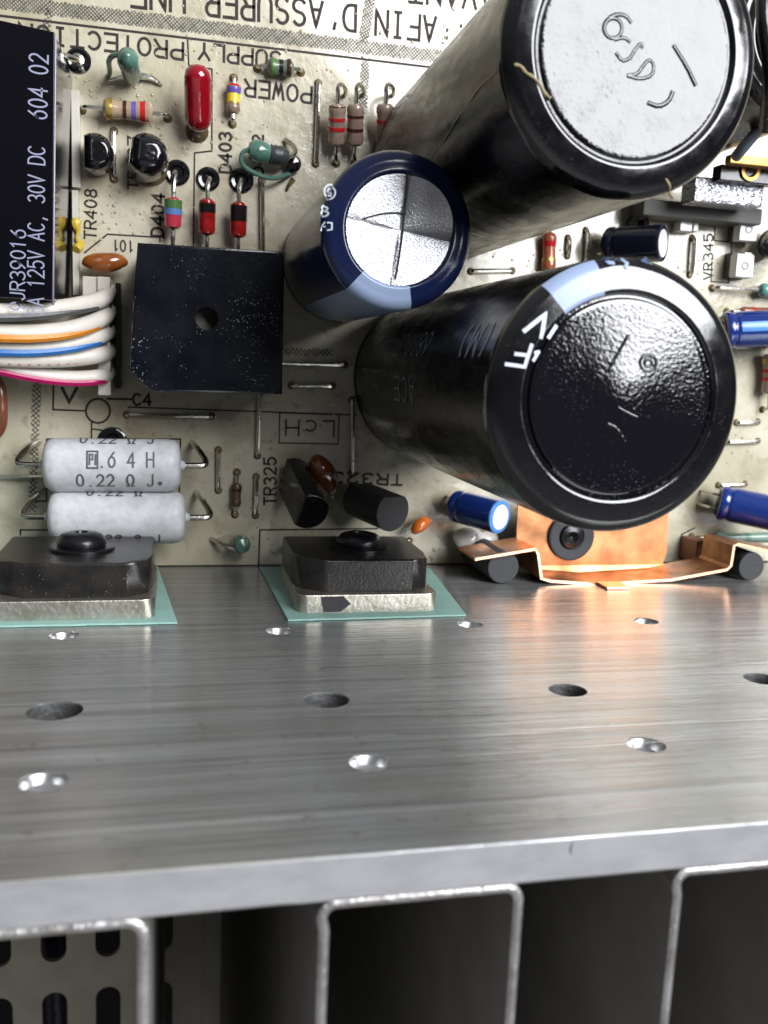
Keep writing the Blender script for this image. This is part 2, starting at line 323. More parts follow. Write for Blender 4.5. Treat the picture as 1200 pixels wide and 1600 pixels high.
def join(*parts):
    V = []; Fc = []
    for vs, fs in parts:
        k = len(V); V += list(vs); Fc += [tuple(i+k for i in f) for f in fs]
    return V, Fc
def plate(outline, holes, fmap, thick, name, m, parent=None, res=20):
    """flat sheet with holes: 2D outline and hole loops (u,v), fmap(u,v,w) -> 3D."""
    cu = bpy.data.curves.new('tmp', 'CURVE'); cu.dimensions = '2D'; cu.fill_mode = 'BOTH'; cu.extrude = thick/2
    for lp in [outline] + holes:
        sp = cu.splines.new('POLY'); sp.points.add(len(lp)-1)
        for i, (u, v) in enumerate(lp): sp.points[i].co = (u, v, 0, 1)
        sp.use_cyclic_u = True
    o = bpy.data.objects.new('tmp', cu); COL.objects.link(o)
    dg = bpy.context.evaluated_depsgraph_get(); me = bpy.data.meshes.new_from_object(o.evaluated_get(dg))
    vs = [fmap(v.co.x, v.co.y, v.co.z) for v in me.vertices]; fs = [tuple(p.vertices) for p in me.polygons]
    bpy.data.objects.remove(o); bpy.data.curves.remove(cu)
    ob = mk(name, vs, fs, m, parent, smooth=False); bpy.data.meshes.remove(me)
    bm = bmesh.new(); bm.from_mesh(ob.data); bmesh.ops.remove_doubles(bm, verts=bm.verts, dist=1e-5); bmesh.ops.recalc_face_normals(bm, faces=bm.faces); bm.to_mesh(ob.data); bm.free()
    return ob

# stroke lettering -------------------------------------------------------
def arc(cx, cy, rx, ry, a0, a1, n=10): return [(cx+rx*cos(radians(a0+(a1-a0)*i/n)), cy+ry*sin(radians(a0+(a1-a0)*i/n))) for i in range(n+1)]
G = {
 'A': [[(0,0),(2,6),(4,0)], [(0.7,2),(3.3,2)]], 'B': [[(0,0),(0,6),(2.6,6)]+arc(2.6,4.6,1.3,1.4,90,-90,6)[1:]+[(0.1,3.2)], [(2.6,3.2)]+arc(2.6,1.6,1.4,1.6,90,-90,6)[1:]+[(0.1,0)]],
 'C': [arc(2.2,3,2.1,3,45,315,12)], 'D': [[(0,0),(0,6),(1.8,6)]+arc(1.8,3,2.2,3,90,-90,8)[1:]+[(0,0)]],
 'E': [[(4,0),(0,0),(0,6),(4,6)], [(0,3),(3.2,3)]], 'F': [[(0,0),(0,6),(4,6)], [(0,3),(3,3)]],
 'G': [arc(2.2,3,2.1,3,45,300,12)+[(4,1),(4,2.8),(2.4,2.8)]], 'H': [[(0,0),(0,6)], [(4,0),(4,6)], [(0,3),(4,3)]],
 'I': [[(2,0),(2,6)], [(1,0),(3,0)], [(1,6),(3,6)]], 'J': [[(3.4,6),(3.4,1.6)]+arc(1.9,1.6,1.5,1.6,0,-160,7)[1:]],
 'K': [[(0,0),(0,6)], [(4,6),(0,2.6)], [(1.4,3.6),(4,0)]],
 'L': [[(0,6),(0,0),(3.6,0)]], 'M': [[(0,0),(0,6),(2,2),(4,6),(4,0)]], 'N': [[(0,0),(0,6),(4,0),(4,6)]],
 'O': [arc(2,3,2,3,90,450,16)], 'P': [[(0,0),(0,6),(2.4,6)]+arc(2.4,4.4,1.6,1.6,90,-90,7)[1:]+[(0,2.8)]],
 'R': [[(0,0),(0,6),(2.4,6)]+arc(2.4,4.5,1.5,1.5,90,-90,7)[1:]+[(0,3)], [(2,3),(4,0)]],
 'S': [arc(2,4.5,1.8,1.5,30,270,9)+arc(2,1.5,1.9,1.5,90,-150,9)[1:]], 'T': [[(2,0),(2,6)], [(0,6),(4,6)]],
 'U': [[(0,6),(0,2)]+arc(2,2,2,2,180,360,8)[1:]+[(4,6)]], 'V': [[(0,6),(2,0),(4,6)]], 'W': [[(0,6),(1,0),(2,4.5),(3,0),(4,6)]],
 'X': [[(0,0),(4,6)], [(0,6),(4,0)]], 'Y': [[(0,6),(2,3),(4,6)], [(2,3),(2,0)]],
 '0': [arc(2,3,1.8,3,90,450,16)], '1': [[(0.8,4.8),(2,6),(2,0)]], '2': [arc(2,4.3,1.8,1.7,160,-30,8)+[(0.2,0),(4,0)]],
 '3': [arc(1.9,4.5,1.7,1.5,150,-80,8)+arc(1.9,1.55,2,1.6,80,-150,8)[1:]], '4': [[(3,0),(3,6),(0,1.8),(4,1.8)]],
 '5': [[(3.6,6),(0.6,6),(0.4,3.4)]+arc(1.9,2,2,2,110,-150,9)], '6': [[(3.2,6),(0.5,3.2)]+arc(2,2,1.8,2,160,520,14)],
 '8': [arc(2,4.6,1.5,1.4,-90,270,12), arc(2,1.65,1.9,1.6,90,450,12)], '9': [[(0.8,0),(3.5,2.8)]+arc(2,4,1.8,2,-20,340,14)],
 '7': [[(0,6),(4,6),(1.6,0)]],
 "'": [[(1.6,6),(1.2,4.6)]], '.': [[(1.6,0),(2.2,0.1)]], ',': [[(2,0.4),(1.4,-1.2)]], ':': [[(2,1.2),(2.1,1.9)], [(2,3.8),(2.1,4.5)]],
 '(': [arc(4,3,2.6,3.8,130,230,8)], ')': [arc(0,3,2.6,3.8,50,-50,8)],
 'c': [arc(2,2,1.8,2,50,310,10)], 'u': [[(0.3,-2),(0.3,4)], [(0.3,1.4)]+arc(1.9,1.4,1.6,1.4,180,360,6)[1:]+[(3.5,4)]],
 'W_': [], ' ': [],
 'Ω': [[(0,0),(1.2,0)]+arc(2,3.4,1.9,2.6,235,-55,14)+[(2.8,0),(4,0)]],
 '#': [[(-1,-.4),(-1,6.4),(5,6.4),(5,-.4),(-1,-.4)], [(0.4,1),(0.4,5),(2.2,5),(2.2,3),(0.4,3)], [(3.8,1),(3.8,5)]],
 '*': [arc(2,1.5,0.8,0.8,0,360,8)],
 '@': [arc(2,3,3.2,3.6,0,360,18), arc(2,3.9,1.1,1.1,30,270,7)+arc(2,1.9,1.1,1.1,90,-150,7)[1:]],
}
def strokes(s, width, height, track=1.5, slack=None):
    """polylines in (u,v), text starting at 0,0 and ending at u=width"""
    tot = len(s)*4 + (len(s)-1)*track
    k = width/tot; hy = height/6.0; out = []
    for i, ch in enumerate(s):
        for pl in G.get(ch, []): out.append([((x_ + i*(4+track))*k, y_*hy) for x_, y_ in pl])
    return out
def chars(s, width, track=1.5):
    tot = len(s)*4 + (len(s)-1)*track; k = width/tot
    return [(ch, i*(4+track)*k, 4*k) for i, ch in enumerate(s) if G.get(ch)]
def print_chars(s, width, hgt, hw, fmap, m, parent, track=1.5):
    for ch, u0, wd in chars(s, width, track):
        mk('printed_character', *ribbons([[(u0+x_*wd/4, y_*hgt/6) for x_, y_ in pl] for pl in G[ch]], hw, fmap), m, parent, False)
def ribbons(pls, hw, fmap, lift=0.0006):
    V = []; Fc = []
    for idx, pl in enumerate(pls):
        pts = [Vector(p) for p in pl]
        q = [pts[0]]
        for a, b in zip(pts, pts[1:]):
            n = max(1, int((b-a).length/0.06)) 
            for j in range(1, n+1): q.append(a.lerp(b, j/n))
        pts = q; closed = (pts[0]-pts[-1]).length < 1e-4
        if not closed:
            d0 = (pts[0]-pts[1]); d1 = (pts[-1]-pts[-2])
            if d0.length > 0: pts[0] = pts[0] + d0.normalized()*hw*0.7
            if d1.length > 0: pts[-1] = pts[-1] + d1.normalized()*hw*0.7
        k = len(V); n = len(pts)
        for i in range(n):
            if closed: a = pts[(i-1) % (n-1)]; b = pts[(i+1) % (n-1)] if i < n-1 else pts[1]
            else: a = pts[max(i-1, 0)]; b = pts[min(i+1, n-1)]
            t1 = (pts[i]-a); t2 = (b-pts[i])
            if t1.length < 1e-9: t1 = t2
            if t2.length < 1e-9: t2 = t1
            t1 = t1.normalized(); t2 = t2.normalized(); t = (t1+t2)
            t = t.normalized() if t.length > 0.2 else t1
            nn = Vector((-t.y, t.x)); sc = 1/max(0.5, nn.dot(Vector((-t1.y, t1.x))))
            p1 = pts[i]+nn*hw*sc; p2 = pts[i]-nn*hw*sc
            V.append(fmap(p1.x, p1.y, lift*(idx % 4))); V.append(fmap(p2.x, p2.y, lift*(idx % 4)))
        for i in range(n-1): Fc.append((k+2*i, k+2*i+1, k+2*i+3, k+2*i+2))
    return V, Fc
def flatmap(O, U, V_, N, base=0.003):
    O = Vector(O); U = Vector(U).normalized(); V_ = Vector(V_).normalized(); N = Vector(N)
    return lambda u, v, w_=0: O + U*u + V_*v + N*(base+w_)

# ------------------------------------------------------------------ board
board = thing('circuit_board', 'cream circuit board printed with black lettering and carrying all the components', 'circuit board', (4, 4, 0))
mk('board_sheet', *box(-14, 26, -3.86, 19, -0.18, 0.0, 0.0), M_board, board, False)
def btext(s, ax, ay, bx, by, h, hw=0.018, z=0.0, m=None, parent=None, base=0.004, name='printed_text', track=1.5):
    a = P(ax, ay, z); b = P(bx, by, z); u = (b-a); L = u.length; u.normalize(); v = Vector((-u.y, u.x, 0))
    print_chars(s, L, h, hw, flatmap(a, u, v, (0, 0, 1), base), m or M_ink, parent or board, track)
btext('AFIN', 681, 27, 588, 15, 0.42, 0.028)
btext("D'ASSURER", 556, 9, 322, -18, 0.42, 0.028)
btext('UNE', 288, -22, 205, -32, 0.42, 0.028)
btext('AVANT', 772, -22, 640, -37, 0.42, 0.028)
btext(':', 727, 34, 714, 33, 0.30, 0.022); btext(':', 708, 41, 690, 39, 0.30, 0.022)
btext('PROTECTION', 286, 67, 30, 36, 0.27, 0.023)
btext('SUPPLY', 439, 82, 311, 67, 0.26, 0.023)
btext('POWER', 487, 136, 383, 124, 0.27, 0.023)
btext('D403', 361, 270, 361, 208, 0.20, 0.022)
btext('D402', 411, 274, 411, 212, 0.18, 0.020)
btext('D404', 255, 370, 257, 304, 0.20, 0.022)
btext('TR408', 150, 374, 151, 297, 0.19, 0.017)
btext('TR407', 216, 296, 216, 215, 0.17, 0.015)
btext('101', 208, 377, 176, 375, 0.18, 0.014)
btext('C4', 208, 633, 236, 633, 0.20, 0.022)
btext('LcH', 522, 658, 447, 656, 0.29, 0.017)
btext('TR325', 431, 788, 431, 715, 0.22, 0.020)
btext('TR323', 629, 742, 520, 738, 0.20, 0.022)
btext('VR345', 1113, 436, 1114, 366, 0.20, 0.018)
def bline(pts, hw=0.016, name='printed_line', base=0.0030):
    q = [P(x_, y_) for x_, y_ in pts]
    V, Fc = ribbons([[(p.x, p.y) for p in q]], hw, lambda u, v, w_: Vector((u, v, base+w_)))
    return mk(name, V, Fc, M_ink, board, False)
bline([(-30, 21), (655, 103), (760, 115)], 0.02)
bline([(293, 60), (295, 102), (331, 108), (331, 236), (304, 239), (302, 395)], 0.014, base=0.0034)
bline([(132, 395), (168, 366), (250, 371), (250, 378)], 0.014)
bline([(200, 636), (548, 648), (556, 648)], 0.014, base=0.0037)
bline([(84, 560), (83, 640), (134, 642)], 0.016)
bline([(97, 606), (108, 628), (120, 606)], 0.028)
bline([(168, 623), (206, 624)], 0.02)
bline([(143, 660), (143, 684)], 0.014); bline([(143, 670), (165, 673)], 0.014, base=0.0036)
bline([(153+19*cos(a/16*2*pi), 642+19*sin(a/16*2*pi)) for a in range(17)], 0.018, base=0.0042)
bline([(437, 645), (530, 648), (528, 694), (436, 692), (437, 645)], 0.013, base=0.0044)
bline([(404, 884), (406, 828), (590, 826)], 0.016)
bline([(73, 686), (282, 686), (280, 772)], 0.014); bline([(32, 836), (32, 828), (75, 828)], 0.014)
bline([(50, 783), (72, 783)], 0.014); bline([(73, 686), (73, 782)], 0.014, base=0.0038)
bline([(1118, 340), (1116, 376), (1143, 378), (1143, 402)], 0.014, base=0.003)
bline([(1112, 410), (1111, 440), (1138, 442), (1138, 425)], 0.014, base=0.003)
bline([(1043, 338), (1048, 330), (1055, 340), (1050, 355)], 0.012)
bline([(1060, 640), (1060, 700), (1100, 700)], 0.014)
bline([(1065, 860), (1065, 835), (1085, 825)], 0.016)
def hatch(ax, ay, bx, by, wcm, step=0.062, cls=0.011):
    a = P(ax, ay); b = P(bx, by); u = b-a; L = u.length; u.normalize(); n = Vector((-u.y, u.x, 0)); V = []; Fc = []
    for sgn, z in ((1, 0.0022), (-1, 0.0016)):
        t = 0.0
        while t < L:
            p = a + u*(t - sgn*wcm/2) - n*wcm/2; q = a + u*(t + sgn*wcm/2) + n*wcm/2; d = (q-p).normalized(); s = Vector((-d.y, d.x, 0))*cls*random.uniform(0.6, 1.25)
            p = p + d*random.uniform(-0.01, 0.03); q = q - d*random.uniform(-0.01, 0.03)
            k = len(V); V += [p+s+Vector((0,0,z)), p-s+Vector((0,0,z)), q-s+Vector((0,0,z)), q+s+Vector((0,0,z))]; Fc.append((k, k+1, k+2, k+3)); t += step
    o = mk('printed_hatching', V, Fc, M_hatch, board, False); o['kind'] = 'stuff'
hatch(-20, 0, 700, 90, 0.235); hatch(584, -30, 567, 66, 0.20); hatch(571, 97, 566, 172, 0.17)
hatch(77, 20, 70, 60, 0.14, 0.08); hatch(58, 600, 50, 800, 0.15, 0.085); hatch(440, 549, 520, 551, 0.14, 0.08)
for x_, y_, r_ in ((123, 95, 17), (277, 270, 18), (325, 280, 17), (377, 282, 18), (176, 690, 22), (28, 858, 0)):
    if r_: 
        c = P(x_, y_); R = r_*0.0122
        mk('black_eyelet', *lathe([(R, 0), (R*0.98, 0.035), (R*0.8, 0.06), (R*0.55, 0.05), (R*0.42, 0.006)], c, c+Vector((0,0,1)), 24), M_gloss, board)

# ------------------------------------------------------------------ heatsink
H = 10.42
hs = thing('heatsink', 'upright brushed aluminium heatsink plate with holes and dark folded fins', 'heatsink', (2, -4.0, -0.2))
def ell(cx, cz, rx, rz, n=28): return [(cx+rx*cos(2*pi*i/n), cz+rz*sin(2*pi*i/n)) for i in range(n)]
holes = [(-1.49,4.2,.20),(1.49,4.23,.20),(4.43,4.13,.20),(7.37,4.18,.20),(-1.27,7.01,.30),(1.73,7.02,.27),(4.75,7.03,.24),(7.56,6.91,.24),(-1.16,8.74,.22),(1.89,8.73,.21),(4.91,8.69,.21)]
def rim_y(x_): return 0
TH = 0.385
plate([(-14,-0.2),(26,-0.2),(26,H-0.03),(-14,H-0.03)], [ell(a,b,r,r*0.95) for a,b,r in holes],
      lambda u, v, w_: Vector((u, YW-TH/2+w_, v)), TH-0.006, 'perforated_plate', M_wall, hs)
# bright sawn end of the plate, with a soft bevel
prof = [(YW+0.004, H-0.03), (YW-0.001, H-0.008), (YW-0.02, H), (YW-TH+0.03, H+0.004), (YW-TH-0.001, H-0.02), (YW-TH-0.004, H-0.03)]
V = []; Fc = []
nx = 240
for i in range(nx+1):
    x_ = -14+40*i/nx
    for (y_, z_) in prof:
        V.append((x_, y_+random.uniform(-0.0015,0.0015), z_+random.uniform(-0.001,0.001)))
for i in range(nx):
    for j in range(len(prof)-1): k = i*len(prof)+j; Fc.append((k, k+1, k+1+len(prof), k+len(prof)))
mk('sawn_edge', V, Fc, M_cut, hs)
nk = W(903, 1322, YW)
mk('saw_nick', *tube([(nk.x, YW+0.006, H-0.02), (nk.x+0.01, YW-0.05, H+0.003), (nk.x-0.01, YW-0.1, H+0.004), (nk.x+0.01, YW-0.14, H+0.003)], 0.007, 6), mat('nick_grey', (0.3,0.3,0.31), 0.4, 0.8), hs)
# shallow threads and scratches inside the bigger holes
for (a, b, r) in holes:
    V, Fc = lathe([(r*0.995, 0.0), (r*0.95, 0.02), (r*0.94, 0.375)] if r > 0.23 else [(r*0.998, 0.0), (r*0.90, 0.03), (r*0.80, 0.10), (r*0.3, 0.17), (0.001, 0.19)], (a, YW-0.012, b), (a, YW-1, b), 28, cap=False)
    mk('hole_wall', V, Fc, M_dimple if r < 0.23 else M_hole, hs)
# folded fins: channel sections seen end on
def channel(x0, x1, yb, ylen=-18, th=0.085, rc=0.17, name='folded_fin'):
    path = []
    if x0 is None: path = [(-9.0, yb)]
    else: path = [(x0, ylen), (x0+0.02, yb-rc-0.1)] + [(x0+rc - rc*cos(a), yb-rc+rc*sin(a)) for a in [i*pi/12 for i in range(0, 7)]]
    if x1 is None: path += [(16.0, yb)]
    else: path += [(x1-rc + rc*sin(a), yb-rc+rc*cos(a)) for a in [i*pi/12 for i in range(0, 7)]] + [(x1, ylen)]
    n = len(path); inner = []
    for i in range(n):
        a = Vector(path[max(i-1,0)]); b = Vector(path[min(i+1,n-1)]); t = (b-a).normalized(); nn = Vector((t.y, -t.x)); inner.append((path[i][0]+nn.x*th, path[i][1]+nn.y*th))
    z1 = H-0.05; z0 = -3.3; V = []; Fc = []
    for (px_, py_) in path + inner: V.append((px_, py_, z0)); V.append((px_, py_, z1))
    for i in range(n-1):
        Fc.append((2*i, 2*i+2, 2*i+3, 2*i+1)); k = 2*n; Fc.append((k+2*i, k+2*i+1, k+2*i+3, k+2*i+2))
    Fc.append((0,1,2*n+1,2*n)); Fc.append((2*n-2, 4*n-2, 4*n-1, 2*n-1))
    for i in range(n-1): Fc.append((2*i, 2*n+2*i, 2*n+2*i+2, 2*i+2))
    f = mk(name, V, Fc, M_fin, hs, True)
    V = []; Fc = []; m_ = 5
    for i in range(n):
        for j in range(m_):
            t = j/(m_-1); hgt = 0.022*(1-(2*t-1)**2)
            V.append((path[i][0]*(1-t)+inner[i][0]*t, path[i][1]*(1-t)+inner[i][1]*t, z1+hgt+0.001))
    for i in range(n-1):
        for j in range(m_-1): k = i*m_+j; Fc.append((k, k+m_, k+m_+1, k+1))
    mk('cut_edge', V, Fc, M_finedge, f)
yb = YW-TH-0.006
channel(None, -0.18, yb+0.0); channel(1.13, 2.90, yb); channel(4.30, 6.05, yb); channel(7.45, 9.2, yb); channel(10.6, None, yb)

# ------------------------------------------------------------------ slotted chassis panel far below
zp = -3.4
pa = P(315, 1560, zp); p1 = P(85, 1560, zp); p2 = P(168, 1560, zp); p3 = P(250, 1560, zp); dx = (p3.x-p1.x)/2
ptop = P(168, 1470, zp).y; psl = P(168, 1548, zp).y
def slot(cx, y0, y1, r, n=8): return [(cx+r*cos(a), y1-r+r*sin(a)) for a in [pi*i/n for i in range(n+1)]] + [(cx-r*cos(a), y0+r-r*sin(a)) for a in [pi*i/n for i in range(n+1)]]
sl = []; pitch = 3.3; rs = dx*0.235
for k in range(-3, 3):
    for j in range(-3, 4):
        yt = psl + 0.15 - j*pitch + 0.0*k
        cx = p2.x + k*dx + 0.02
        if cx + rs > pa.x - 0.1: continue
        sl.append(slot(cx, yt-(pitch-0.78-0.0)-0.0, yt, rs))
plate([(-9, -26), (pa.x, -26), (pa.x, 4), (-9, 4)], sl, lambda u, v, w_: Vector((u, v, zp+w_)), 0.12, 'slotted_panel', M_panel)
tag(bpy.data.objects['slotted_panel'], 'dull grey-brown chassis panel with rows of rounded slots, seen below the heatsink', 'panel')
o = mk('chassis_ledge', *box(pa.x+0.004, 30, -40, 3, zp-0.1, zp+0.04), M_fin, None, False); o['kind'] = 'structure'
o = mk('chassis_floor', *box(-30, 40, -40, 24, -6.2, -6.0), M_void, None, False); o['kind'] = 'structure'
o = mk('blue_cable', *tube([(-3.2, -22, -4.4), (-2.6, -17, -4.2), (-3.0, -12.5, -4.3), (-2.6, -6, -4.4)], 0.32, 10), mat('dark_blue_cable', (0.012, 0.013, 0.04), 0.4, bump=0.02, bscale=5))
tag(o, 'dark blue cable glimpsed through the leftmost slots of the chassis panel', 'cable')

# ------------------------------------------------------------------ capacitors
def ring_profile(r, h, groove=0.735):
    pr = [(r*0.965, 0.0), (r, 0.05), (r*0.998, 0.12), (r*0.975, 0.17), (r*0.975, 0.24), (r, 0.30), (r, h-0.20)]
    for i in range(1, 9):
        a = pi/2*i/8; pr.append((r-0.20+0.20*cos(a), h-0.20+0.20*sin(a)*0.9+0.0))
    g = r*groove
    pr += [(g+0.06, h+0.008), (g+0.025, h+0.0), (g+0.008, h-0.018)]
    return pr
def big_cap(name, label, cx, cy, r, h, side, top, groove=0.735, stripe=None, stripemat=None, n=96):
    t = thing(name, label, 'capacitor', (cx, cy, 0), 'large smoothing capacitors standing on the board')
    A = Vector((cx, cy, 0)); B = Vector((cx, cy, 1)); R = Vector((1, 0, 0))
    pr = ring_profile(r, h, groove)
    V, Fc = lathe(pr, A, B, n, ref=R, cap=False)
    # slight waviness of the shrink sleeve
    V2 = []
    for v in V:
        d = Vector((v.x-cx, v.y-cy)); a = atan2(d.y, d.x); q = 1 + 0.003*sin(7*a+v.z*1.3)*(1 if v.z < h-0.4 else 0.2) + 0.002*sin(3*a+v.z*2.1)
        V2.append(Vector((cx+d.x*q, cy+d.y*q, v.z)))
    side2 = M_blackside if side is M_black else side
    body = mk('sleeve', V2[:7*n], [f for f in Fc if max(f) < 7*n], side2, t)
    mk('rim', V2[6*n:], [tuple(i-6*n for i in f) for f in Fc if min(f) >= 6*n], side, t)
    g = r*groove
    tp = [(g+0.008, h-0.018), (g-0.012, h-0.045), (g-0.035, h-0.045), (g-0.06, h-0.012), (g-0.10, h-0.004), (g*0.6, h-0.012), (g*0.3, h-0.004), (0.0005, h-0.002)]
    mk('top_disc', *lathe(tp, A, B, n, ref=R, cap=False), top, t)
    if stripe:
        a0, a1 = radians(stripe[0]), radians(stripe[1])
        mk('polarity_stripe', *lathe([(rr_+0.004 if z_ < h-0.1 else rr_, z_+(0.006 if z_ > h-0.15 else 0)) for rr_, z_ in pr[(8 if r > 1.3 else 5):]], A, B, 14, a0, a1, ref=R), stripemat, t)
    return t, pr
def ringz(pr, r):
    for (r1, z1), (r2, z2) in zip(pr[6:], pr[7:]):
        if r2 <= r <= r1: return z1+(z2-z1)*((r1-r)/(r1-r2+1e-9))
    return pr[-1][1]
def on_top(pls_px, cx, cy, r, h, pr, hw, m, parent, name, lift=0.012, raised=0.0):
    pls = [[(lambda q: (q.x, q.y))(P(x_, y_, h)) for x_, y_ in pl] for pl in pls_px]
    if raised:
        parts = [tube([Vector((x_, y_, h-0.008-raised*0.60)) for x_, y_ in pl], raised, 14, 1) for pl in pls]
        return mk(name, *join(*parts), m, parent)
    def fm(u, v, w_): rad = math.hypot(u-cx, v-cy); return Vector((u, v, ringz(pr, rad)+lift+w_))
    return mk(name, *ribbons(pls, hw, fm), m, parent, False)

# lower big capacitor
cL, prL = big_cap('large_capacitor', 'large black capacitor nearest the heatsink with a V and a pale wedge on its rim', 4.77, -0.262, 1.525, 7.75, M_black, M_blacktop, 0.735, (105, 130), M_paleblue)
cx, cy, r, h = 4.77, -0.262, 1.525, 7.75
on_top([[(838,493),(855,491),(843,530)] and [(820,517),(852,491),(845,527)]], cx, cy, r, h, prL, 0.022, M_whiteprint, cL, 'printed_letter')
on_top([[(792,569),(819,573),(830,539)], [(806,553),(822,555)]], cx, cy, r, h, prL, 0.019, M_whiteprint, cL, 'printed_letter')
on_top([[(834,563),(842,550)], [(836,551),(842,550)]], cx, cy, r, h, prL, 0.017, M_whiteprint, cL, 'printed_letter')
on_top([[(858,527),(869,510)]], cx, cy, r, h, prL, 0.02, M_whiteprint, cL, 'printed_letter')
on_top([[(952,403),(955,409),(962,410)], [(969,402),(978,404),(983,410),(980,417)], [(1010,404),(1024,409)]], cx, cy, r, h, prL, 0.02, M_paleblue, cL, 'printed_letter')
emb = [[(982,524),(951,578)], [(1013+13*cos(a*pi/8), 567+13*sin(a*pi/8)) for a in range(17)], [(1013+6*cos(a*pi/6), 567+6*sin(a*pi/6)) for a in range(13)],
       [(985,598),(978,622),(1003,608),(985,598)], [(966,636),(975,642),(996,652)], [(950,662),(964,668),(978,690)], [(1002,628),(990,640)]]
on_top(emb, cx, cy, r, h, prL, 0.01, M_blacktop_smooth, cL, 'embossed_mark', raised=0.026)
def cyl_text(s, cx, cy, r, z0, ang0, width, hgt, hw, m, parent, dirz=-1, dira=1, track=1.5):
    fm = lambda u, v, w_: Vector((cx+(r+0.006+w_)*cos(ang0+dira*v/r), cy+(r+0.006+w_)*sin(ang0+dira*v/r), z0+dirz*u))
    print_chars(s, width, hgt, hw, fm, m, parent, track)
M_dimprint2 = M_print
cyl_text('6800uF 71V', cx, cy, r, 4.9, radians(152), 3.2, 0.34, 0.02, M_dimprint, cL)
cyl_text('(M)', cx, cy, r, 7.35, radians(150), 1.05, 0.40, 0.022, M_print, cL)
cyl_text('ACE', cx, cy, r, 4.6, radians(177), 1.25, 0.34, 0.02, M_dimprint, cL)
# upper big capacitor
cx, cy, r, h = 4.995, 3.56, 1.57, 7.0
cU, prU = big_cap('large_capacitor', 'largest black capacitor at the top, window-white glare over its top and a torn rim', cx, cy, r, h, M_black, M_blacktop_smooth, 0.76, (62, 76), M_paleblue)
emb = [[(958+14*cos(a*pi/8), 44+16*sin(a*pi/8)) for a in range(17)], [(952,28),(964,22),(978,24),(987,36)],
       [(962,82),(972,96),(984,92),(992,78),(1002,66),(1004,76)], [(980,118),(1000,124),(1020,118),(1022,100),(1014,92),(1004,104),(996,116),(980,118)], [(1052,70),(1074,104),(1088,134)],
       [(1012,160),(1030,167),(1046,158),(1052,142)], [(960,62),(975,58),(985,66)]]
on_top(emb, cx, cy, r, h, prU, 0.01, M_blacktop_smooth, cU, 'embossed_mark', raised=0.034)
# torn seam of the sleeve
def seam(pts, rad, name='torn_seam'):
    q = [Vector(p) + Vector((random.uniform(-.012,.012), random.uniform(-.012,.012), random.uniform(-.004,.008))) for p in pts]
    return mk(name, *tube(q, lambda t: rad*(0.6+0.7*abs(sin(17*t))), 6, 1), mat('torn_film_edge', (0.34, 0.28, 0.15), 0.4, bump=0.01, bscale=20), cU)
def rimpt(px_, py_): 
    q = P(px_, py_, h); rad = math.hypot(q.x-cx, q.y-cy); return Vector((q.x, q.y, ringz(prU, min(rad, r))+0.004))
seam([rimpt(x_, y_) for x_, y_ in ((806,98),(815,104),(822,112),(832,122),(842,130),(850,142),(860,152))], 0.016)
seam([rimpt(x_, y_) for x_, y_ in ((1042,280),(1050,288),(1056,297),(1066,303))], 0.014)
a0 = atan2(rimpt(800,98).y-cy, rimpt(800,98).x-cx)
seam([Vector((cx+(r+.002)*cos(a0+0.25*t*sin(t*2.2)), cy+(r+.002)*sin(a0+0.25*t*sin(t*2.2)), 6.75-3.4*t)) for t in [i/14 for i in range(15)]], 0.008)
# medium blue capacitor
cx, cy, r, h = 2.90, 1.775, 1.045, 4.75
cM, prM = big_cap('medium_capacitor', 'medium navy capacitor with a silver cross-scored top and a light blue wedge', cx, cy, r, h, M_navy, M_canalu, 0.69, (-130, -77), M_paleblue)
cM['group'] = ''; del cM['group']
bpy.data.objects.remove([o for o in cM.children if o.name.startswith('top_disc')][0])
g = r*0.69
for k, (a0, a1, dz) in enumerate(((-98, -8, 0.0), (-8, 82, 0.62), (82, 172, 0.02), (172, 262, 0.01))):
    V = []; Fc = []; na = 18; nr = 9
    tilt = Vector((cos(radians((a0+a1)/2)), sin(radians((a0+a1)/2))))
    for j in range(nr+1):
        rad = g*j/nr
        for i in range(na+1):
            a = radians(a0 + (a1-a0)*i/na); x_, y_ = rad*cos(a), rad*sin(a)
            edge = min(1.0, min(i, na-i)/2.0, )
            z_ = h - 0.035 + (-0.012 if edge < 0.5 and 0 < j else 0.0)
            la = a - radians(a0); xl = rad*cos(la); yl = rad*sin(la)
            z_ += dz*xl*yl/(xl+yl+1e-6)
            V.append((cx+x_, cy+y_, z_))
    for j in range(nr):
        for i in range(na): p = j*(na+1)+i; Fc.append((p, p+1, p+na+2, p+na+1))
    mk('vent_quadrant', V, Fc, M_canalu, cM)
mk('crimp_groove', *lathe([(g+0.012, h-0.02), (g-0.005, h-0.07), (g-0.03, h-0.06)], (cx,cy,0), (cx,cy,1), 64, cap=False), M_scored, cM)
for pl in ([(637,266),(634,300),(631,340),(626,390),(618,436)], [(567,342),(590,335),(615,332),(634,334),(660,345),(688,362)]):
    mk('score_line', *tube([P(x_, y_, h-0.020)+Vector((0,0,0.0)) for x_, y_ in pl], 0.0125, 6, 2), M_scored, cM)
on_top([[(516+9*cos(a*pi/8), 299+11*sin(a*pi/8)) for a in range(17)], [(519,294),(514,294),(512,299),(519,301),(518,305),(513,305)]], cx, cy, r, h, prM, 0.011, M_whiteprint, cM, 'printed_mark')
on_top([[(508+5*cos(a*pi/5), 324.5+3.5*sin(a*pi/5)) for a in range(11)], [(508+6*cos(a*pi/5), 332.5+4*sin(a*pi/5)) for a in range(11)]], cx, cy, r, h, prM, 0.013, M_whiteprint, cM, 'printed_digit')
on_top([[(513,347),(519,348),(519,358),(513,359)], [(509,346),(504,352),(502,360)], [(505,352),(509,353)]], cx, cy, r, h, prM, 0.011, M_whiteprint, cM, 'printed_letter')
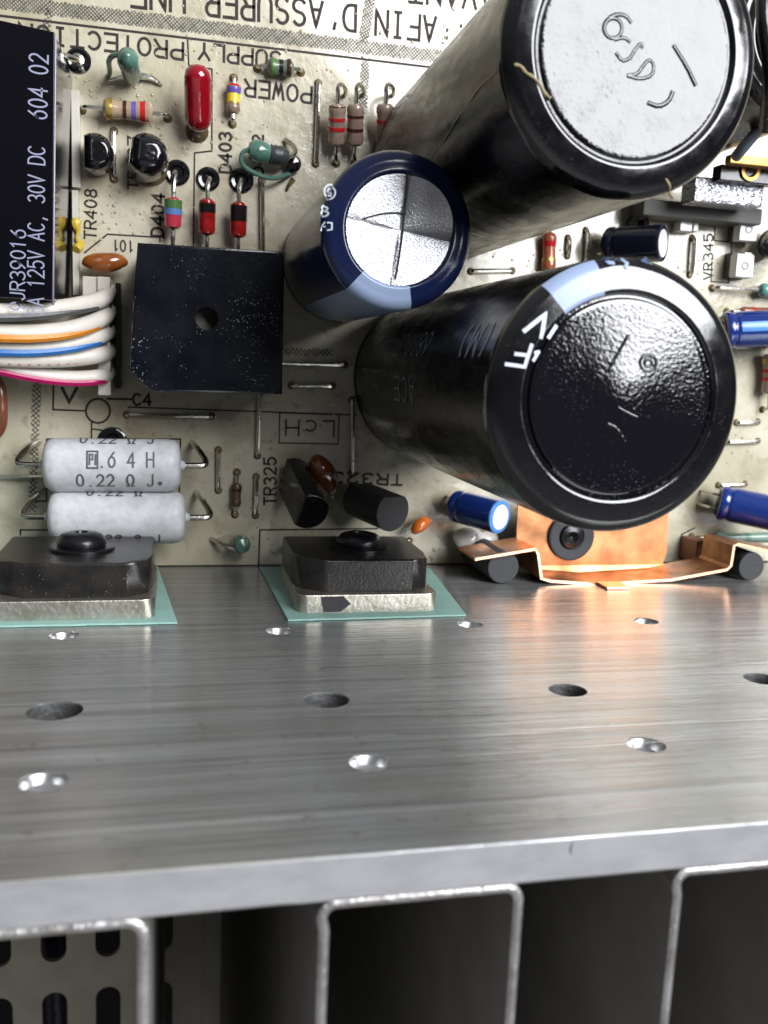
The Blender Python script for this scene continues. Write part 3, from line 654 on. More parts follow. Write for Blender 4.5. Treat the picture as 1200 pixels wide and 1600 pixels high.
# capacitor beyond the right edge
_q = P(1262, 50, 4.2)
cR, prR = big_cap('large_capacitor', 'tall black capacitor partly outside the frame in the top right corner', _q.x, _q.y, 1.2, 4.2, M_black, M_blacktop_smooth)

def lying_cap(name, label, A, B, r, sleeve, topmat, ringmat, stripe=None, group='small electrolytic capacitors'):
    A = Vector(A); B = Vector(B); L = (B-A).length
    t = thing(name, label, 'capacitor', (A.x, A.y, 0), group)
    pr = [(r*0.8, 0), (r*0.96, 0.03), (r, 0.07), (r, 0.14), (r*0.93, 0.18), (r*0.93, 0.22), (r, 0.27), (r, L-0.06), (r*0.97, L-0.02), (r*0.90, L)]
    b = mk('sleeve', *lathe(pr, A, B, 40, cap=False), sleeve, t)
    mk('rubber_bung', *lathe([(0.01, -0.02), (r*0.78, -0.02), (r*0.8, 0.02)], A, B, 24, cap=False), M_blkband, t)
    mk('rim_ring', *lathe([(r*0.99, L-0.045), (r*0.98, L-0.012), (r*0.90, L+0.004), (r*0.74, L+0.002)], A, B, 40, cap=False), ringmat, t)
    mk('top_disc', *lathe([(r*0.74, L+0.002), (r*0.70, L-0.012), (r*0.66, L+0.004), (0.001, L+0.006)], A, B, 40, cap=False), topmat, t)
    if stripe: 
        mk('polarity_stripe', *lathe([(r+0.004, 0.27), (r+0.004, L-0.07)], A, B, 8, radians(stripe[0]), radians(stripe[1])), M_ltblue, t)
    _, x, y, z = frame(A, B)
    for s in (-1, 1):
        p = A + y*s*r*0.4
        mk('lead', *tube([p, p - z*0.15, Vector((p.x, p.y, 0)) - z*0.2, Vector((p.x, p.y, -0.02)) - z*0.2], 0.03, 6), M_solder, t)
    return t
a = P(712, 790, 0.35); b = P(782, 808, 1.25); lying_cap('small_capacitor', 'small blue capacitor with a white-silver top beside the copper bracket', a, b, 0.32, M_blue, M_trim, M_ltblue)
a = P(948, 384, 0.35); b = P(1036, 380, 1.15); lying_cap('small_capacitor', 'small dark capacitor with a silver top between the two big black ones', a, b, 0.34, M_navyside, M_trim, M_navyside)
a = P(1122, 784, 0.45); b = P(1212, 803, 1.0); lying_cap('small_capacitor', 'blue capacitor lying above the copper bracket at the right edge', a, b, 0.36, M_blue, M_trim, M_ltblue)
a = P(1128, 517, 0.5); b = P(1262, 512, 0.9); lying_cap('small_capacitor', 'rounded dark blue capacitor lying right of the lower big capacitor', a, b, 0.37, M_blue, M_trim, M_ltblue, stripe=(-25, 5))
a = P(1205, 380, 0.2); b = P(1222, 385, 0.8); lying_cap('small_capacitor', 'dark upright capacitor cut off by the right edge near the white trimmers', a, b, 0.3, M_navyside, M_trim, M_navyside)

# ------------------------------------------------------------------ relay
hz = 2.3
tr = P(88, 50, hz); br = P(84, 480, hz)
rl = thing('relay', 'big glossy black relay at the top left with white lettering along its edge', 'relay', (-3.2, 2.6, 0))
slx = br.x - tr.x
V, Fc = box(-6.2, -1.71, 0.73, tr.y, 0.03, hz, 0.025); V = [Vector((v.x + slx*((tr.y-v.y)/(tr.y-br.y)), v.y + (0.10*(v.x+1.7) if v.y > 3 else 0)*-1, v.z)) for v in V]
mk('case', V, Fc, M_relay, rl)
mk('case_edge', *tube([Vector((tr.x-0.012, tr.y-0.05, hz-0.012)), Vector((br.x-0.012, br.y+0.03, hz-0.012))], 0.018, 8), mat('worn_edge', (0.12, 0.11, 0.16), 0.15), rl)
btext('604 02', 73, 187, 75, 87, 0.25, 0.012, hz, M_print, rl, 0.004)
btext('5A 125V AC, 30V DC', 68, 492, 70, 231, 0.225, 0.011, hz, M_print, rl, 0.004, track=1.1)
btext('9JR39016', 38, 486, 40, 360, 0.20, 0.011, hz, M_print, rl, 0.004, track=1.1)
V, Fc = [], []
o = mk('insulating_strip', *join(box(P(113,150).x, P(126,150).x, P(118,296).y, P(118,146).y, 0, 0.22, 0.01), box(P(114,300).x, P(124,300).x, P(118,462).y, P(118,300).y, 0, 0.2, 0.01)), M_conn)
tag(o, 'narrow ivory strip standing on the board beside the relay', 'strip')
pts = [P(120, 342, .25), P(118, 352, .27), P(123, 362, .25), P(118, 375, .28), P(127, 380, .1), P(119, 390, .25)]
o = mk('glue_blob', *tube(pts, lambda t: 0.055+0.03*sin(9*t), 8, 2), M_yglue); tag(o, 'yellow glue blob on the ivory strip by the relay', 'glue')
pts = [P(718, 852, .2), P(735, 840, .3), P(752, 845, .3), P(768, 842, .25)]
o = mk('glue_lump', *join(tube(pts, lambda t: 0.22+0.06*sin(7*t), 12, 2), tube([P(735,828,.3), P(738,845,.42), P(748,838,.45)], 0.09, 8)), M_wglue); tag(o, 'glossy white glue lump under the small blue capacitor', 'glue')

# ------------------------------------------------------------------ bridge rectifier
hb = 1.9
bt = thing('bridge_rectifier', 'square dusty black block with one cut corner and a small centre hole', 'rectifier', P(325, 500))
cs = [P(215, 379, hb), P(445, 393, hb), P(441, 616, hb), P(236, 612, hb), P(203, 580, hb), P(206, 500, hb)]
hc = P(323, 498, hb)
outl = [(c.x, c.y) for c in cs]
plate(outl, [ell(hc.x, hc.y, 0.19, 0.19)], lambda u, v, w_: Vector((u, v, hb/2+0.02+w_)), hb-0.10, 'block', M_bridge, bt)
# top skin with bevelled lip
cen = Vector((sum(p[0] for p in outl)/6, sum(p[1] for p in outl)/6))
V = []; Fc = []
def inset(d, z): return [Vector((*(Vector(p) + (cen-Vector(p)).normalized()*d), z)) for p in outl]
lv = [inset(0, hb-0.03), inset(0.015, hb-0.008), inset(0.05, hb+0.002)]
for L_ in lv: V += L_
for j in range(2):
    for i in range(6): i2 = (i+1) % 6; Fc.append((j*6+i, j*6+i2, (j+1)*6+i2, (j+1)*6+i))
mk('lip', V, Fc, M_bridge, bt)
il = [(v.x, v.y) for v in inset(0.05, 0)]
plate(il, [ell(hc.x, hc.y, 0.19, 0.19)], lambda u, v, w_: Vector((u, v, hb-0.003+w_)), 0.01, 'top_face', M_bridge, bt)
mk('centre_hole', *lathe([(0.19, 0.003), (0.175, -0.03), (0.17, -0.4), (0.001, -0.42)], (hc.x, hc.y, hb), (hc.x, hc.y, hb+1), 28, cap=False), mat('recess', (0.02,0.018,0.012), 0.5), bt)
for x_, y_ in ((225, 400), (430, 410), (425, 600), (245, 595)):
    p = P(x_, y_, 0.2); mk('lead', *tube([(p.x, p.y, 0.1), (p.x, p.y, -0.05)], 0.05, 6), M_solder, bt)

# ------------------------------------------------------------------ connector and wires
ct = thing('connector', 'ivory plastic wire connector between the relay and the black block', 'connector', P(165, 530))
x0 = P(140, 500, .9).x; x1 = P(172, 500, .9).x; y0 = P(165, 618, .9).y; y1 = P(165, 432, .9).y
mk('housing', *join(box(x0+0.12, x1, y0, y1, 0, 0.85, 0.02), box(x0-0.12, x0+0.13, y1-0.36, y1-0.004, 0, 0.8, 0.02), box(x0-0.12, x0+0.1, y1-1.1, y1-0.62, 0, 0.55, 0.02)), M_conn, ct)
for i in range(5):
    yy = P(165, [478, 505, 528, 552, 583][i]-2, .9).y
    mk('wire_slot', *box(x1-0.02, x1+0.015, yy-0.09, yy+0.03, 0.3, 0.86, 0.005), M_blkband, ct)
mk('latch_wall', *box(x1+0.05, x1+0.14, y0+0.1, y1-0.05, 0, 0.35, 0.01), M_blkband, ct)
wires = [([(166,452,.85),(162,468,1.15),(120,478,1.6),(60,486,1.9),(0,488,2.1),(-80,486,2.2)], 0.135, M_sgrey, 'white wire with a grey stripe, uppermost of the five', (0,7)),
         ([(166,484,.85),(163,497,1.15),(120,514,1.55),(60,521,1.8),(0,520,1.95),(-80,515,2.0)], 0.14, M_sorange, 'white wire with an orange stripe', (0,7)),
         ([(166,516,.85),(163,524,1.1),(120,537,1.4),(60,544,1.6),(0,543,1.75),(-80,538,1.8)], 0.13, M_sblue, 'white wire with a blue stripe, in the middle of the five', (0,7)),
         ([(166,549,.85),(163,553,1.05),(120,560,1.25),(60,562,1.45),(0,560,1.6),(-80,552,1.7)], 0.14, M_spink, 'white wire with a row of faded red marks', (0,7)),
         ([(166,583,.85),(163,588,1.0),(120,592,1.1),(60,586,1.25),(0,573,1.4),(-80,556,1.5)], 0.125, M_smag, 'white wire with a magenta stripe, lowermost of the five', (0,7))]
for pts, r, sm, lb, _ in wires:
    p3_ = [P(a_, b_, c_) for a_, b_, c_ in pts]; p3_[0].z = 0.4
    t = thing('striped_wire', lb, 'wire', p3_[0], 'white striped wires entering the ivory connector')
    mk('insulation', *tube(p3_, r, 14, 3), M_wire, t)
    sp = smoothpts(p3_, 3)
    if sm is M_spink:
        parts = []
        for i in range(6, len(sp)-1):
            if i % 2: 
                p_ = sp[i] + Vector((0, -r*0.55, r*0.72)); d = (sp[i+1]-sp[i]); parts.append(tube([p_, p_+d*0.55], 0.022, 6, 0))
        mk('printed_marks', *join(*parts), sm, t)
    else:
        mk('colour_stripe', *tube([q + Vector((0, -r*0.50, r*0.46)) for q in sp], r*0.60, 8, 0), sm, t)

# ------------------------------------------------------------------ small parts
def flux(p, r=0.07, parent=None):
    V, Fc = lathe([(r, 0), (r*0.85, 0.02), (r*0.4, 0.05), (0.001, 0.055)], (p.x, p.y, 0), (p.x, p.y, 1), 12, cap=False)
    return mk('solder_flux', V, Fc, M_flux, parent)
def jumper(ax, ay, bx, by, label, r=0.042, z=0.09):
    A = P(ax, ay); B = P(bx, by); t = thing('wire_jumper', label, 'jumper wire', (A+B)/2, 'bare wire jumpers soldered flat on the board')
    d = (B-A).normalized()
    mk('wire', *tube([A+Vector((0,0,-0.02)), A+Vector((0,0,z*0.8))+d*0.01, A+d*0.07+Vector((0,0,z)), (A+B)/2+Vector((0,0,z+0.012)), B-d*0.07+Vector((0,0,z)), B+Vector((0,0,z*0.8))-d*0.01, B+Vector((0,0,-0.02))], r, 8, 2), M_solder, t)
    flux(A, 0.075, t); flux(B, 0.075, t)
J = [(497,130,493,256,'long upright wire jumper beside the word POWER'), (409,282,410,400,'wire jumper running down beside the rightmost red diode'),
 (430,567,538,570,'wire jumper right of the black block, under the hatched line'), (455,602,519,603,'short wire jumper above the LcH box'),
 (198,648,330,650,'long level wire jumper under the black block'), (405,600,402,712,'wire jumper dropping from the black block towards TR325'),
 (341,703,341,766,'short upright wire jumper right of the white resistors'), (400,745,399,805,'short wire jumper just left of TR325'),
 (549,625,549,740,'wire jumper beside the big lower capacitor and the LcH box'), (735,424,800,423,'level wire jumper between the navy and lower big capacitors'),
 (-20,744,72,744,'wire jumper entering the left end of the upper white resistor'), (178,205,178,280,'gold wire jumper between the two domed transistors'),
 (860,368,858,380,'tiny wire jumper above the lower big capacitor'), (915,360,913,410,'upright wire jumper left of the small dark capacitor'),
 (1081,372,1077,430,'upright wire jumper beside the VR345 lettering'), (1150,660,1184,659,'upper of two short wire jumpers right of the lower big capacitor'),
 (1135,690,1184,689,'lower of two short wire jumpers right of the lower big capacitor'), (1122,758,1164,756,'short wire jumper just above the blue capacitor at the right'),
 (640,845,600,843,'short wire jumper beside the orange bead'), (887,372,886,400,'small upright wire jumper next to the red-brown resistor')]
for a_ in J: jumper(*a_)
def resistor(ax, ay, bx, by, label, body, bands, r=0.145, L=None, z=0.19, name='axial_resistor', cat='resistor', f0=0.2, f1=0.8, group='axial resistors lying on the board', lead=0.034, dog=True, hook=False):
    A = P(ax, ay); B = P(bx, by); d = (B-A); LL = d.length; d.normalize()
    t = thing(name, label, cat, (A+B)/2, group)
    p0 = A+d*LL*f0+Vector((0,0,z)); p1 = A+d*LL*f1+Vector((0,0,z)); l = (p1-p0).length
    if dog: pr = [(0.02,0),(r*0.7,0.015),(r*0.98,0.06),(r,0.11),(r*0.95,l*0.26),(r*0.86,l*0.36),(r*0.86,l*0.64),(r*0.95,l*0.74),(r,l-0.11),(r*0.98,l-0.06),(r*0.7,l-0.015),(0.02,l)]
    else: pr = [(0.02,0),(r*0.8,0.008),(r*0.97,0.03),(r,0.06),(r,l-0.06),(r*0.97,l-0.03),(r*0.8,l-0.008),(0.02,l)]
    mk('body', *lathe(pr, p0, p1, 24, cap=False), body, t)
    def rad(tt):
        for (r1,t1),(r2,t2) in zip(pr, pr[1:]):
            if t1 <= tt <= t2: return r1+(r2-r1)*(tt-t1)/max(1e-6, t2-t1)
        return r
    for c, f, wd in bands:
        t0 = l*f-wd/2; t1 = l*f+wd/2; q = [(rad(t0+(t1-t0)*k/4)+0.005, t0+(t1-t0)*k/4) for k in range(5)]
        q = [(q[0][0]-0.008, q[0][1]-0.002)] + q + [(q[-1][0]-0.008, q[-1][1]+0.002)]
        mk('colour_band', *lathe(q, p0, p1, 24, cap=False), c, t)
    for e, q, s in ((A, p0, 1), (B, p1, -1)):
        mk('lead', *tube([q+d*s*0.02, q-d*s*0.08, e+Vector((0,0,z))+d*s*0.06, e+Vector((0,0,z*0.5)), e+Vector((0,0,-0.03))], lead, 8), M_solder, t)
        flux(e, 0.08, t)
    return t
resistor(128,172,262,185,'tan resistor with brown, violet and red bands below the word PROTECTION',M_tan,[(M_gold,.14,.10),(M_brown,.44,.06),(M_violet,.62,.07),(M_red,.80,.08)],r=0.17,z=0.26,f0=0.25,f1=0.83)
resistor(365,122,363,194,'small resistor with violet and yellow bands between the red capacitor and POWER',M_purp,[(M_red,.08,.04),(M_violet,.25,.09),(M_yellow,.50,.14),(M_gold,.66,.03)],r=0.125,z=0.16,f0=0.17,f1=0.83)
resistor(402,107,470,113,'small grey-green resistor with black bands lying across the word SUPPLY',M_grngrey,[(M_greenb,.25,.09),(M_blkband,.50,.07),(M_brown,.78,.07)],r=0.145,z=0.17,f0=0.2,f1=0.82)
resistor(370,738,367,804,'small dull brown resistor between two jumpers left of TR325',mat('dull_brown_lacquer',(0.10,0.055,0.03),0.3,bump=0.003,bscale=9),[(M_brown,.3,.05)],r=0.10,z=0.13,f0=0.22,f1=0.8)
resistor(853,362,851,428,'red-orange resistor seen between the two big capacitors',mat('red_orange_lacquer',(0.45,0.12,0.05),0.2,coat=0.5,var=0.6,varscale=5),[(M_red,.3,.1),(M_gold,.7,.06)],r=0.14,z=0.18,f0=0.05,f1=0.95)
resistor(1194,540,1191,640,'pale resistor with red and gold bands at the right edge',M_pink,[(M_gold,.18,.08),(M_red,.42,.07),(M_red,.62,.07)],r=0.17,z=0.22,f0=0.12,f1=0.75)
resistor(1112,450,1240,458,'teal green resistor under the white trimmers at the right edge',mat('teal_lacquer',(0.10,0.30,0.26),0.2,coat=0.6),[(M_greenb,.3,.06)],r=0.14,z=0.2,f0=0.5,f1=0.9)
resistor(1135,487,1230,488,'thin brown-red resistor above the rounded dark blue capacitor',mat('brownred_lacquer',(0.22,0.07,0.04),0.25,coat=0.4),[(M_red,.3,.06)],r=0.10,z=0.14,f0=0.15,f1=0.85)
resistor(1080,838,1210,836,'grey-green resistor under the blue capacitor at the right edge',mat('grey_teal_lacquer',(0.16,0.24,0.20),0.25,coat=0.5),[(M_green,.55,.12)],r=0.12,z=0.2,f0=0.2,f1=0.9)
# standing hooked resistors
def hooked(px_, label, y0=135, y1=255, tone=M_pink, bands=()):
    A = P(px_, y0); B = P(px_-3, y1); t = thing('standing_resistor', label, 'resistor', B, 'resistors with hooked top leads')
    p0 = P(px_-1, 163, 0.5); p1 = P(px_-3, 228, 0.25); l = (p1-p0).length; r = 0.155
    pr = [(0.03,-0.02),(r*0.75,0.0),(r,0.05),(r,0.13),(r*0.9,0.2),(r*0.9,l-0.2),(r,l-0.12),(r*0.96,l-0.05),(r*0.6,l),(0.03,l+0.01)]
    mk('body', *lathe(pr, p0, p1, 24, cap=False), tone, t)
    for c, f, wd in bands: mk('colour_band', *lathe([(r*0.9,l*f-wd/2-0.002),(r*0.905+0.01,l*f-wd/2),(r*0.905+0.01,l*f+wd/2),(r*0.9,l*f+wd/2+0.002)], p0, p1, 24, cap=False), c, t)
    mk('lead', *tube([p0+Vector((0,-0.02,0)), p0+Vector((0,0.10,0.06)), P(px_,133,0.62), P(px_+8,131,0.5), P(px_+13,142,0.2), P(px_+10,150,-0.03)], 0.038, 8), M_solder, t)
    mk('lead', *tube([p1, p1+Vector((0,-0.15,-0.05)), B+Vector((0,0,0.1)), B+Vector((0,0,-0.03))], 0.036, 8), M_solder, t)
    flux(B, 0.08, t)
hooked(528, 'hooked resistor with two bright red bands, left of the pair by the navy capacitor', bands=[(M_brown,.06,.03),(M_red,.35,.05),(M_red,.58,.06)])
hooked(557, 'hooked resistor with dull bands, right of the pair by the navy capacitor', bands=[(M_brown,.28,.04),(M_brown,.6,.05)])
hooked(603, 'hooked resistor in the shadow at the foot of the top big capacitor', y0=165, y1=262, bands=[(M_red,.4,.05)])
# diodes
def diode(px_, y0, y1, b0, b1, label, bands, body=M_glass, ends=True):
    A = P(px_+4, y0); B = P(px_-1, y1); t = thing('diode', label, 'diode', (A+B)/2, 'diodes in a row above the black block')
    p0 = P(px_+1, b0, 0.38); p1 = P(px_, b1, 0.32); l = (p1-p0).length; r = 0.145
    mk('body', *lathe([(0.02,0),(r*0.6,0.005),(r*0.92,0.04),(r,0.10),(r,l-0.10),(r*0.92,l-0.04),(r*0.6,l-0.005),(0.02,l)], p0, p1, 24, cap=False), body, t)
    for c, f, wd in bands: mk('colour_band', *lathe([(r,l*f-wd/2-0.003),(r+0.006,l*f-wd/2),(r+0.006,l*f+wd/2),(r,l*f+wd/2+0.003)], p0, p1, 24, cap=False), c, t)
    mk('lead', *tube([p0, p0+Vector((0,0.2,0.0)), A+Vector((0,0,0.3)), A+Vector((0,0,0.05)), A-Vector((0,0,0.03))], 0.04, 8), M_solder, t)
    mk('lead', *tube([p1, p1-Vector((0,0.2,0.0)), B+Vector((0,0,0.25)), B-Vector((0,0,0.03))], 0.04, 8), M_solder, t)
diode(270,272,392,308,358,'diode with green, blue and pink-red sections beside D404',[(M_greenb,.22,.14),(M_blueb,.45,.10)],mat('pink_red_coat',(0.50,0.04,0.07),0.15,coat=0.7))
diode(323,282,398,310,368,'red glass diode with a black end, middle of the row of three',[(M_blkglass,.26,.15)])
diode(372,284,400,315,372,'red glass diode with a broad black end, right of the row of three',[(M_blkglass,.32,.26)])
# red dipped capacitor
t = thing('red_capacitor', 'glossy deep red dipped capacitor standing beside the word POWER', 'capacitor', P(310, 200))
p0 = P(309, 118, 0.75); p1 = P(310, 185, 0.45); l = (p1-p0).length; rr2 = 0.225
V, Fc = lathe([(0.001,-0.17),(rr2*0.5,-0.15),(rr2*0.85,-0.08),(rr2,0.02),(rr2,l-0.05),(rr2*0.95,l+0.05),(rr2*0.75,l+0.14),(rr2*0.35,l+0.2),(0.001,l+0.21)], p0, p1, 32, cap=False)
mk('body', V, Fc, M_redgloss, t)
for s in (-1,1): q = P(309+s*6, 205, 0); mk('lead', *tube([p1+Vector((s*.08,-.1,0)), q+Vector((0,0,.2)), q-Vector((0,0,.03))], 0.035, 6), M_solder, t)
mk('resin_skirt', *lathe([(0.20,0),(0.19,0.03),(0.1,0.09),(0.001,0.1)], P(308,205), P(308,205)+Vector((0,0,1)), 16, cap=False), M_gluebr, t)
# green standing chokes
t = thing('green_inductor', 'green drop-shaped inductor with a looped lead under the word PROTECTION', 'inductor', P(207, 125), 'green lacquered inductors')
p0 = P(207, 122, 0.1); p1 = P(200, 92, 0.85)
mk('body', *lathe([(0.05,0),(0.13,0.05),(0.155,0.15),(0.16,0.3),(0.17,0.55),(0.18,0.7),(0.15,0.84),(0.06,0.92),(0.001,0.93)], p0, p1, 24, cap=False), M_green, t)
mk('lead', *tube([p1+Vector((0,0,.02)), P(186,84,.85), P(169,90,.7), P(172,112,.3), P(170,118,-0.03)], 0.045, 8), M_green, t)
mk('lead', *tube([P(170,127,.06), P(188,120,.1), P(222,118,.12), P(240,122,.1), P(253,134,.02)], lambda t_: 0.06*(1-0.75*abs(2*t_-1)), 8), M_solder, t)
t = thing('green_inductor', 'green and grey inductor with a long curved lead right of the D403 lettering', 'inductor', P(415, 250), 'green lacquered inductors')
p0 = P(398, 236, 0.35); p1 = P(443, 245, 0.3); l = (p1-p0).length
mk('body', *lathe([(0.001,-0.13),(0.13,-0.10),(0.19,-0.01),(0.20,0.08),(0.17,0.2),(0.15,l*0.5)], p0, p1, 24, cap=False), M_green, t)
mk('winding', *lathe([(0.15,l*0.5),(0.17,l*0.54),(0.155,l*0.6),(0.17,l*0.68),(0.16,l*0.76),(0.17,l*0.84),(0.165,l*0.95),(0.11,l+.08),(0.001,l+.12)], p0, p1, 24, cap=False), M_greydk, t)
mk('lead', *tube([P(392,232,.4), P(377,238,.35), P(376,256,.3), P(395,270,.28), P(425,281,.25), P(445,274,.2), P(456,270,0.0)], 0.04, 8), M_green, t)
mk('lead', *tube([P(445,246,.3), P(462,242,.3), P(460,228,.25), P(446,218,.05)], 0.045, 8), M_solder, t)
mk('black_bead', *lathe([(0.001,0),(0.10,0.02),(0.15,0.08),(0.15,0.14),(0.10,0.2),(0.001,0.22)], P(456,258), P(456,258)+Vector((0,0,1)), 20, cap=False), M_blkglass, t)
mk('solder_tail', *tube([P(458,280,.05), P(452,288,.06), P(447,300,.0)], lambda t_: 0.06*(1-0.8*t_), 6), M_flux, t)
t = thing('green_inductor', 'pale green bead with a curved lead on the board just above the heatsink', 'inductor', P(370, 855), 'green lacquered inductors')
p0 = P(372, 846, 0.15); p1 = P(380, 853, 0.55)
mk('body', *lathe([(0.05,0),(0.13,0.05),(0.17,0.16),(0.17,0.3),(0.13,0.42),(0.001,0.47)], p0, p1, 24, cap=False), M_green, t)
mk('lead', *tube([P(378,858,.5), P(360,858,.45), P(345,848,.3), P(330,842,.0)], 0.045, 8), M_solder, t)
# eyelet lead top left
t = thing('soldered_pin', 'bent silver pin in a black eyelet near the relay corner', 'pin', P(118, 95))
mk('pin', *tube([P(98,86,.5), P(110,90,.45), P(120,93,.35), P(122,97,0)], 0.05, 8), M_solder, t)
mk('solder_ring', *lathe([(0.1,0.015),(0.11,0.05),(0.06,0.06)], P(121,95), P(121,95)+Vector((0,0,1)), 16, cap=False), M_solder, t)
# TO-92 style transistors
def dpoly(r, flat=0.45, n=14):
    a0 = math.acos(flat); return [(r*cos(a0+(2*pi-2*a0)*i/n), r*sin(a0+(2*pi-2*a0)*i/n)) for i in range(n+1)]
def transistor(label, A, B, r, ref, flat=0.5, m=M_blkplastic, bev=0.05, group='small black moulded transistors'):
    t = thing('small_transistor', label, 'transistor', (A.x, A.y, 0), group)
    mk('body', *prism(dpoly(r, flat), A, B, ref, bev, 0.01), m, t)
    for k in (-1, 0, 1):
        p = A + Vector((k*0.12, 0, 0)); mk('lead', *tube([p+Vector((0,0,.05)), Vector((p.x,p.y,-0.03))], 0.03, 6), M_solder, t)
    return t
transistor('domed glossy black transistor with a scored top, right of the gold jumper', P(228,252,.25), P(231,236,.9), 0.35, (-1,0.1,0), 0.8, m=M_gloss, bev=0.27)
transistor('glossy black transistor tucked against the ivory strip', P(150,245,.2), P(147,235,.8), 0.31, (-1,0,0), 0.55, m=M_gloss, bev=0.22)
mk('resin_ring', *lathe([(0.36,0),(0.35,0.05),(0.25,0.1)], P(232,258), P(232,258)+Vector((0,0,1)), 24, cap=False), M_gluebr, bpy.data.objects['small_transistor'])
transistor('tall black transistor leaning towards the heatsink beside TR325', P(455,742,.25), P(484,800,1.5), 0.36, (-0.9,0.2,0), 0.5, m=M_blkplastic, bev=0.06)
transistor('black transistor with a grey faceted end right of TR325', P(560,778,.3), P(614,800,1.25), 0.37, (0,1,-0.1), 0.75, m=M_mattblk, bev=0.01)
# orange parts
o = mk('ceramic_capacitor', *tube([P(128,412,.35), P(140,409,.37), P(165,411,.4), P(188,408,.38), P(200,412,.35)], lambda t_: 0.012+0.155*sin(pi*min(1,max(0,t_)))**1.15, 16, 2), M_orange)
tag(o, 'orange-brown lens-shaped ceramic capacitor above the ivory connector', 'capacitor')
o = mk('ceramic_capacitor', *tube([P(490,712,.35), P(500,730,.4), P(512,750,.4), P(518,772,.2)], lambda t_: 0.04+0.19*sin(pi*min(1,max(0,t_))), 16, 2), mat('dark_orange_dip', (0.20, 0.055, 0.012), 0.14, coat=0.6, var=0.8, varscale=3, col2=(0.05, 0.015, 0.008), bump2=0.02, b2scale=3))
tag(o, 'dark orange ceramic capacitor behind the leaning transistor by TR325', 'capacitor')
o = mk('orange_bead', *tube([P(645,832,.3), P(652,824,.4), P(662,816,.35), P(670,812,.2)], lambda t_: 0.03+0.10*sin(pi*t_), 12, 2), M_orangeb)
tag(o, 'bright orange bead beside the faceted transistor', 'bead')
o = mk('round_coil', *tube([P(-12,590,.5), P(0,600,.6), P(3,640,.6), P(2,668,.4), P(-10,682,.3)], 0.10, 10), M_cbrown); tag(o, 'brown enamelled coil cut off by the left edge below the wires', 'coil')
# ------------------------------------------------------------------ white power resistors
def cement(x0_, x1_, yc, z, r, label, rows):
    A = P(x0_, yc-0.5, z); B = P(x1_, yc+0.5, z); l = (B-A).length
    t = thing('power_resistor', label, 'resistor', ((A.x+B.x)/2, A.y, 0), 'white cement power resistors')
    pr = [(0.05,0),(r*0.55,0.005),(r*0.82,0.04),(r*0.95,0.11),(r,0.22),(r*0.985,l*0.5),(r,l-0.22),(r*0.95,l-0.11),(r*0.82,l-0.04),(r*0.55,l-0.005),(0.05,l)]
    mk('body', *lathe(pr, A, B, 48, cap=False), M_ceramic, t)
    for q, s, ex, ey in ((A, -1, x0_-42, yc-2), (B, 1, x1_+34, yc-4)):
        d = (B-A).normalized()*s; e = q + d*0.42
        mk('lead', *tube([q-d*0.03, q+d*0.15, e, e+Vector((0,0.10,-0.12)), e-d*0.15+Vector((0,0.28,-0.45)), e-d*0.22+Vector((0,0.3,-z))], 0.055, 10, 3), M_solder, t)
        mk('lead_collar', *lathe([(0.10,-0.02),(0.085,0.03),(0.055,0.07)], q, q+d, 12, cap=False), M_ceramic, t)
    _, x, y, zz = frame(A, B)
    for s, u0, u1, ang, hgt in rows:
        fm = lambda u, v, w_, u0=u0, ang=ang: A + zz*(u0+u) + (x*cos(ang+v/r) + y*sin(ang+v/r)*-1*-1)*(r+0.004+w_)
        # text up must run towards +Y: pick the sign of y accordingly
        sg = 1 if y.y > 0 else -1
        fm = lambda u, v, w_, u0=u0, ang=ang: A + zz*(u0+u) + (x*cos(ang+v/r) + y*sg*sin(ang+v/r))*(r+0.004+w_)
        print_chars(s, u1-u0, hgt, 0.015, fm, mat('grey_print',(0.10,0.10,0.11),0.5), t, 1.6)
    return t
zr = 1.0; rr3 = 0.455
L0 = (P(283,727,zr)-P(68,727,zr)).length; k = L0/215
cement(68, 283, 727, zr, rr3, 'white cement resistor marked 0.22 ohm three times over, upper of the pair',
       [('0.22 Ω J', 0.27*L0, 0.80*L0, radians(60), 0.25), ('#.6 4 H', 0.34*L0, 0.80*L0, radians(3), 0.25), ('0.22 Ω J*', 0.25*L0, 0.87*L0, radians(-42), 0.23)])
cement(76, 290, 808, zr, rr3, 'white cement resistor with half-hidden markings, lower of the pair above the transistor',
       [('0.22 Ω', 0.28*L0, 0.68*L0, radians(62), 0.23), ('0.22 Ω J', 0.28*L0, 0.82*L0, radians(-60), 0.23)])

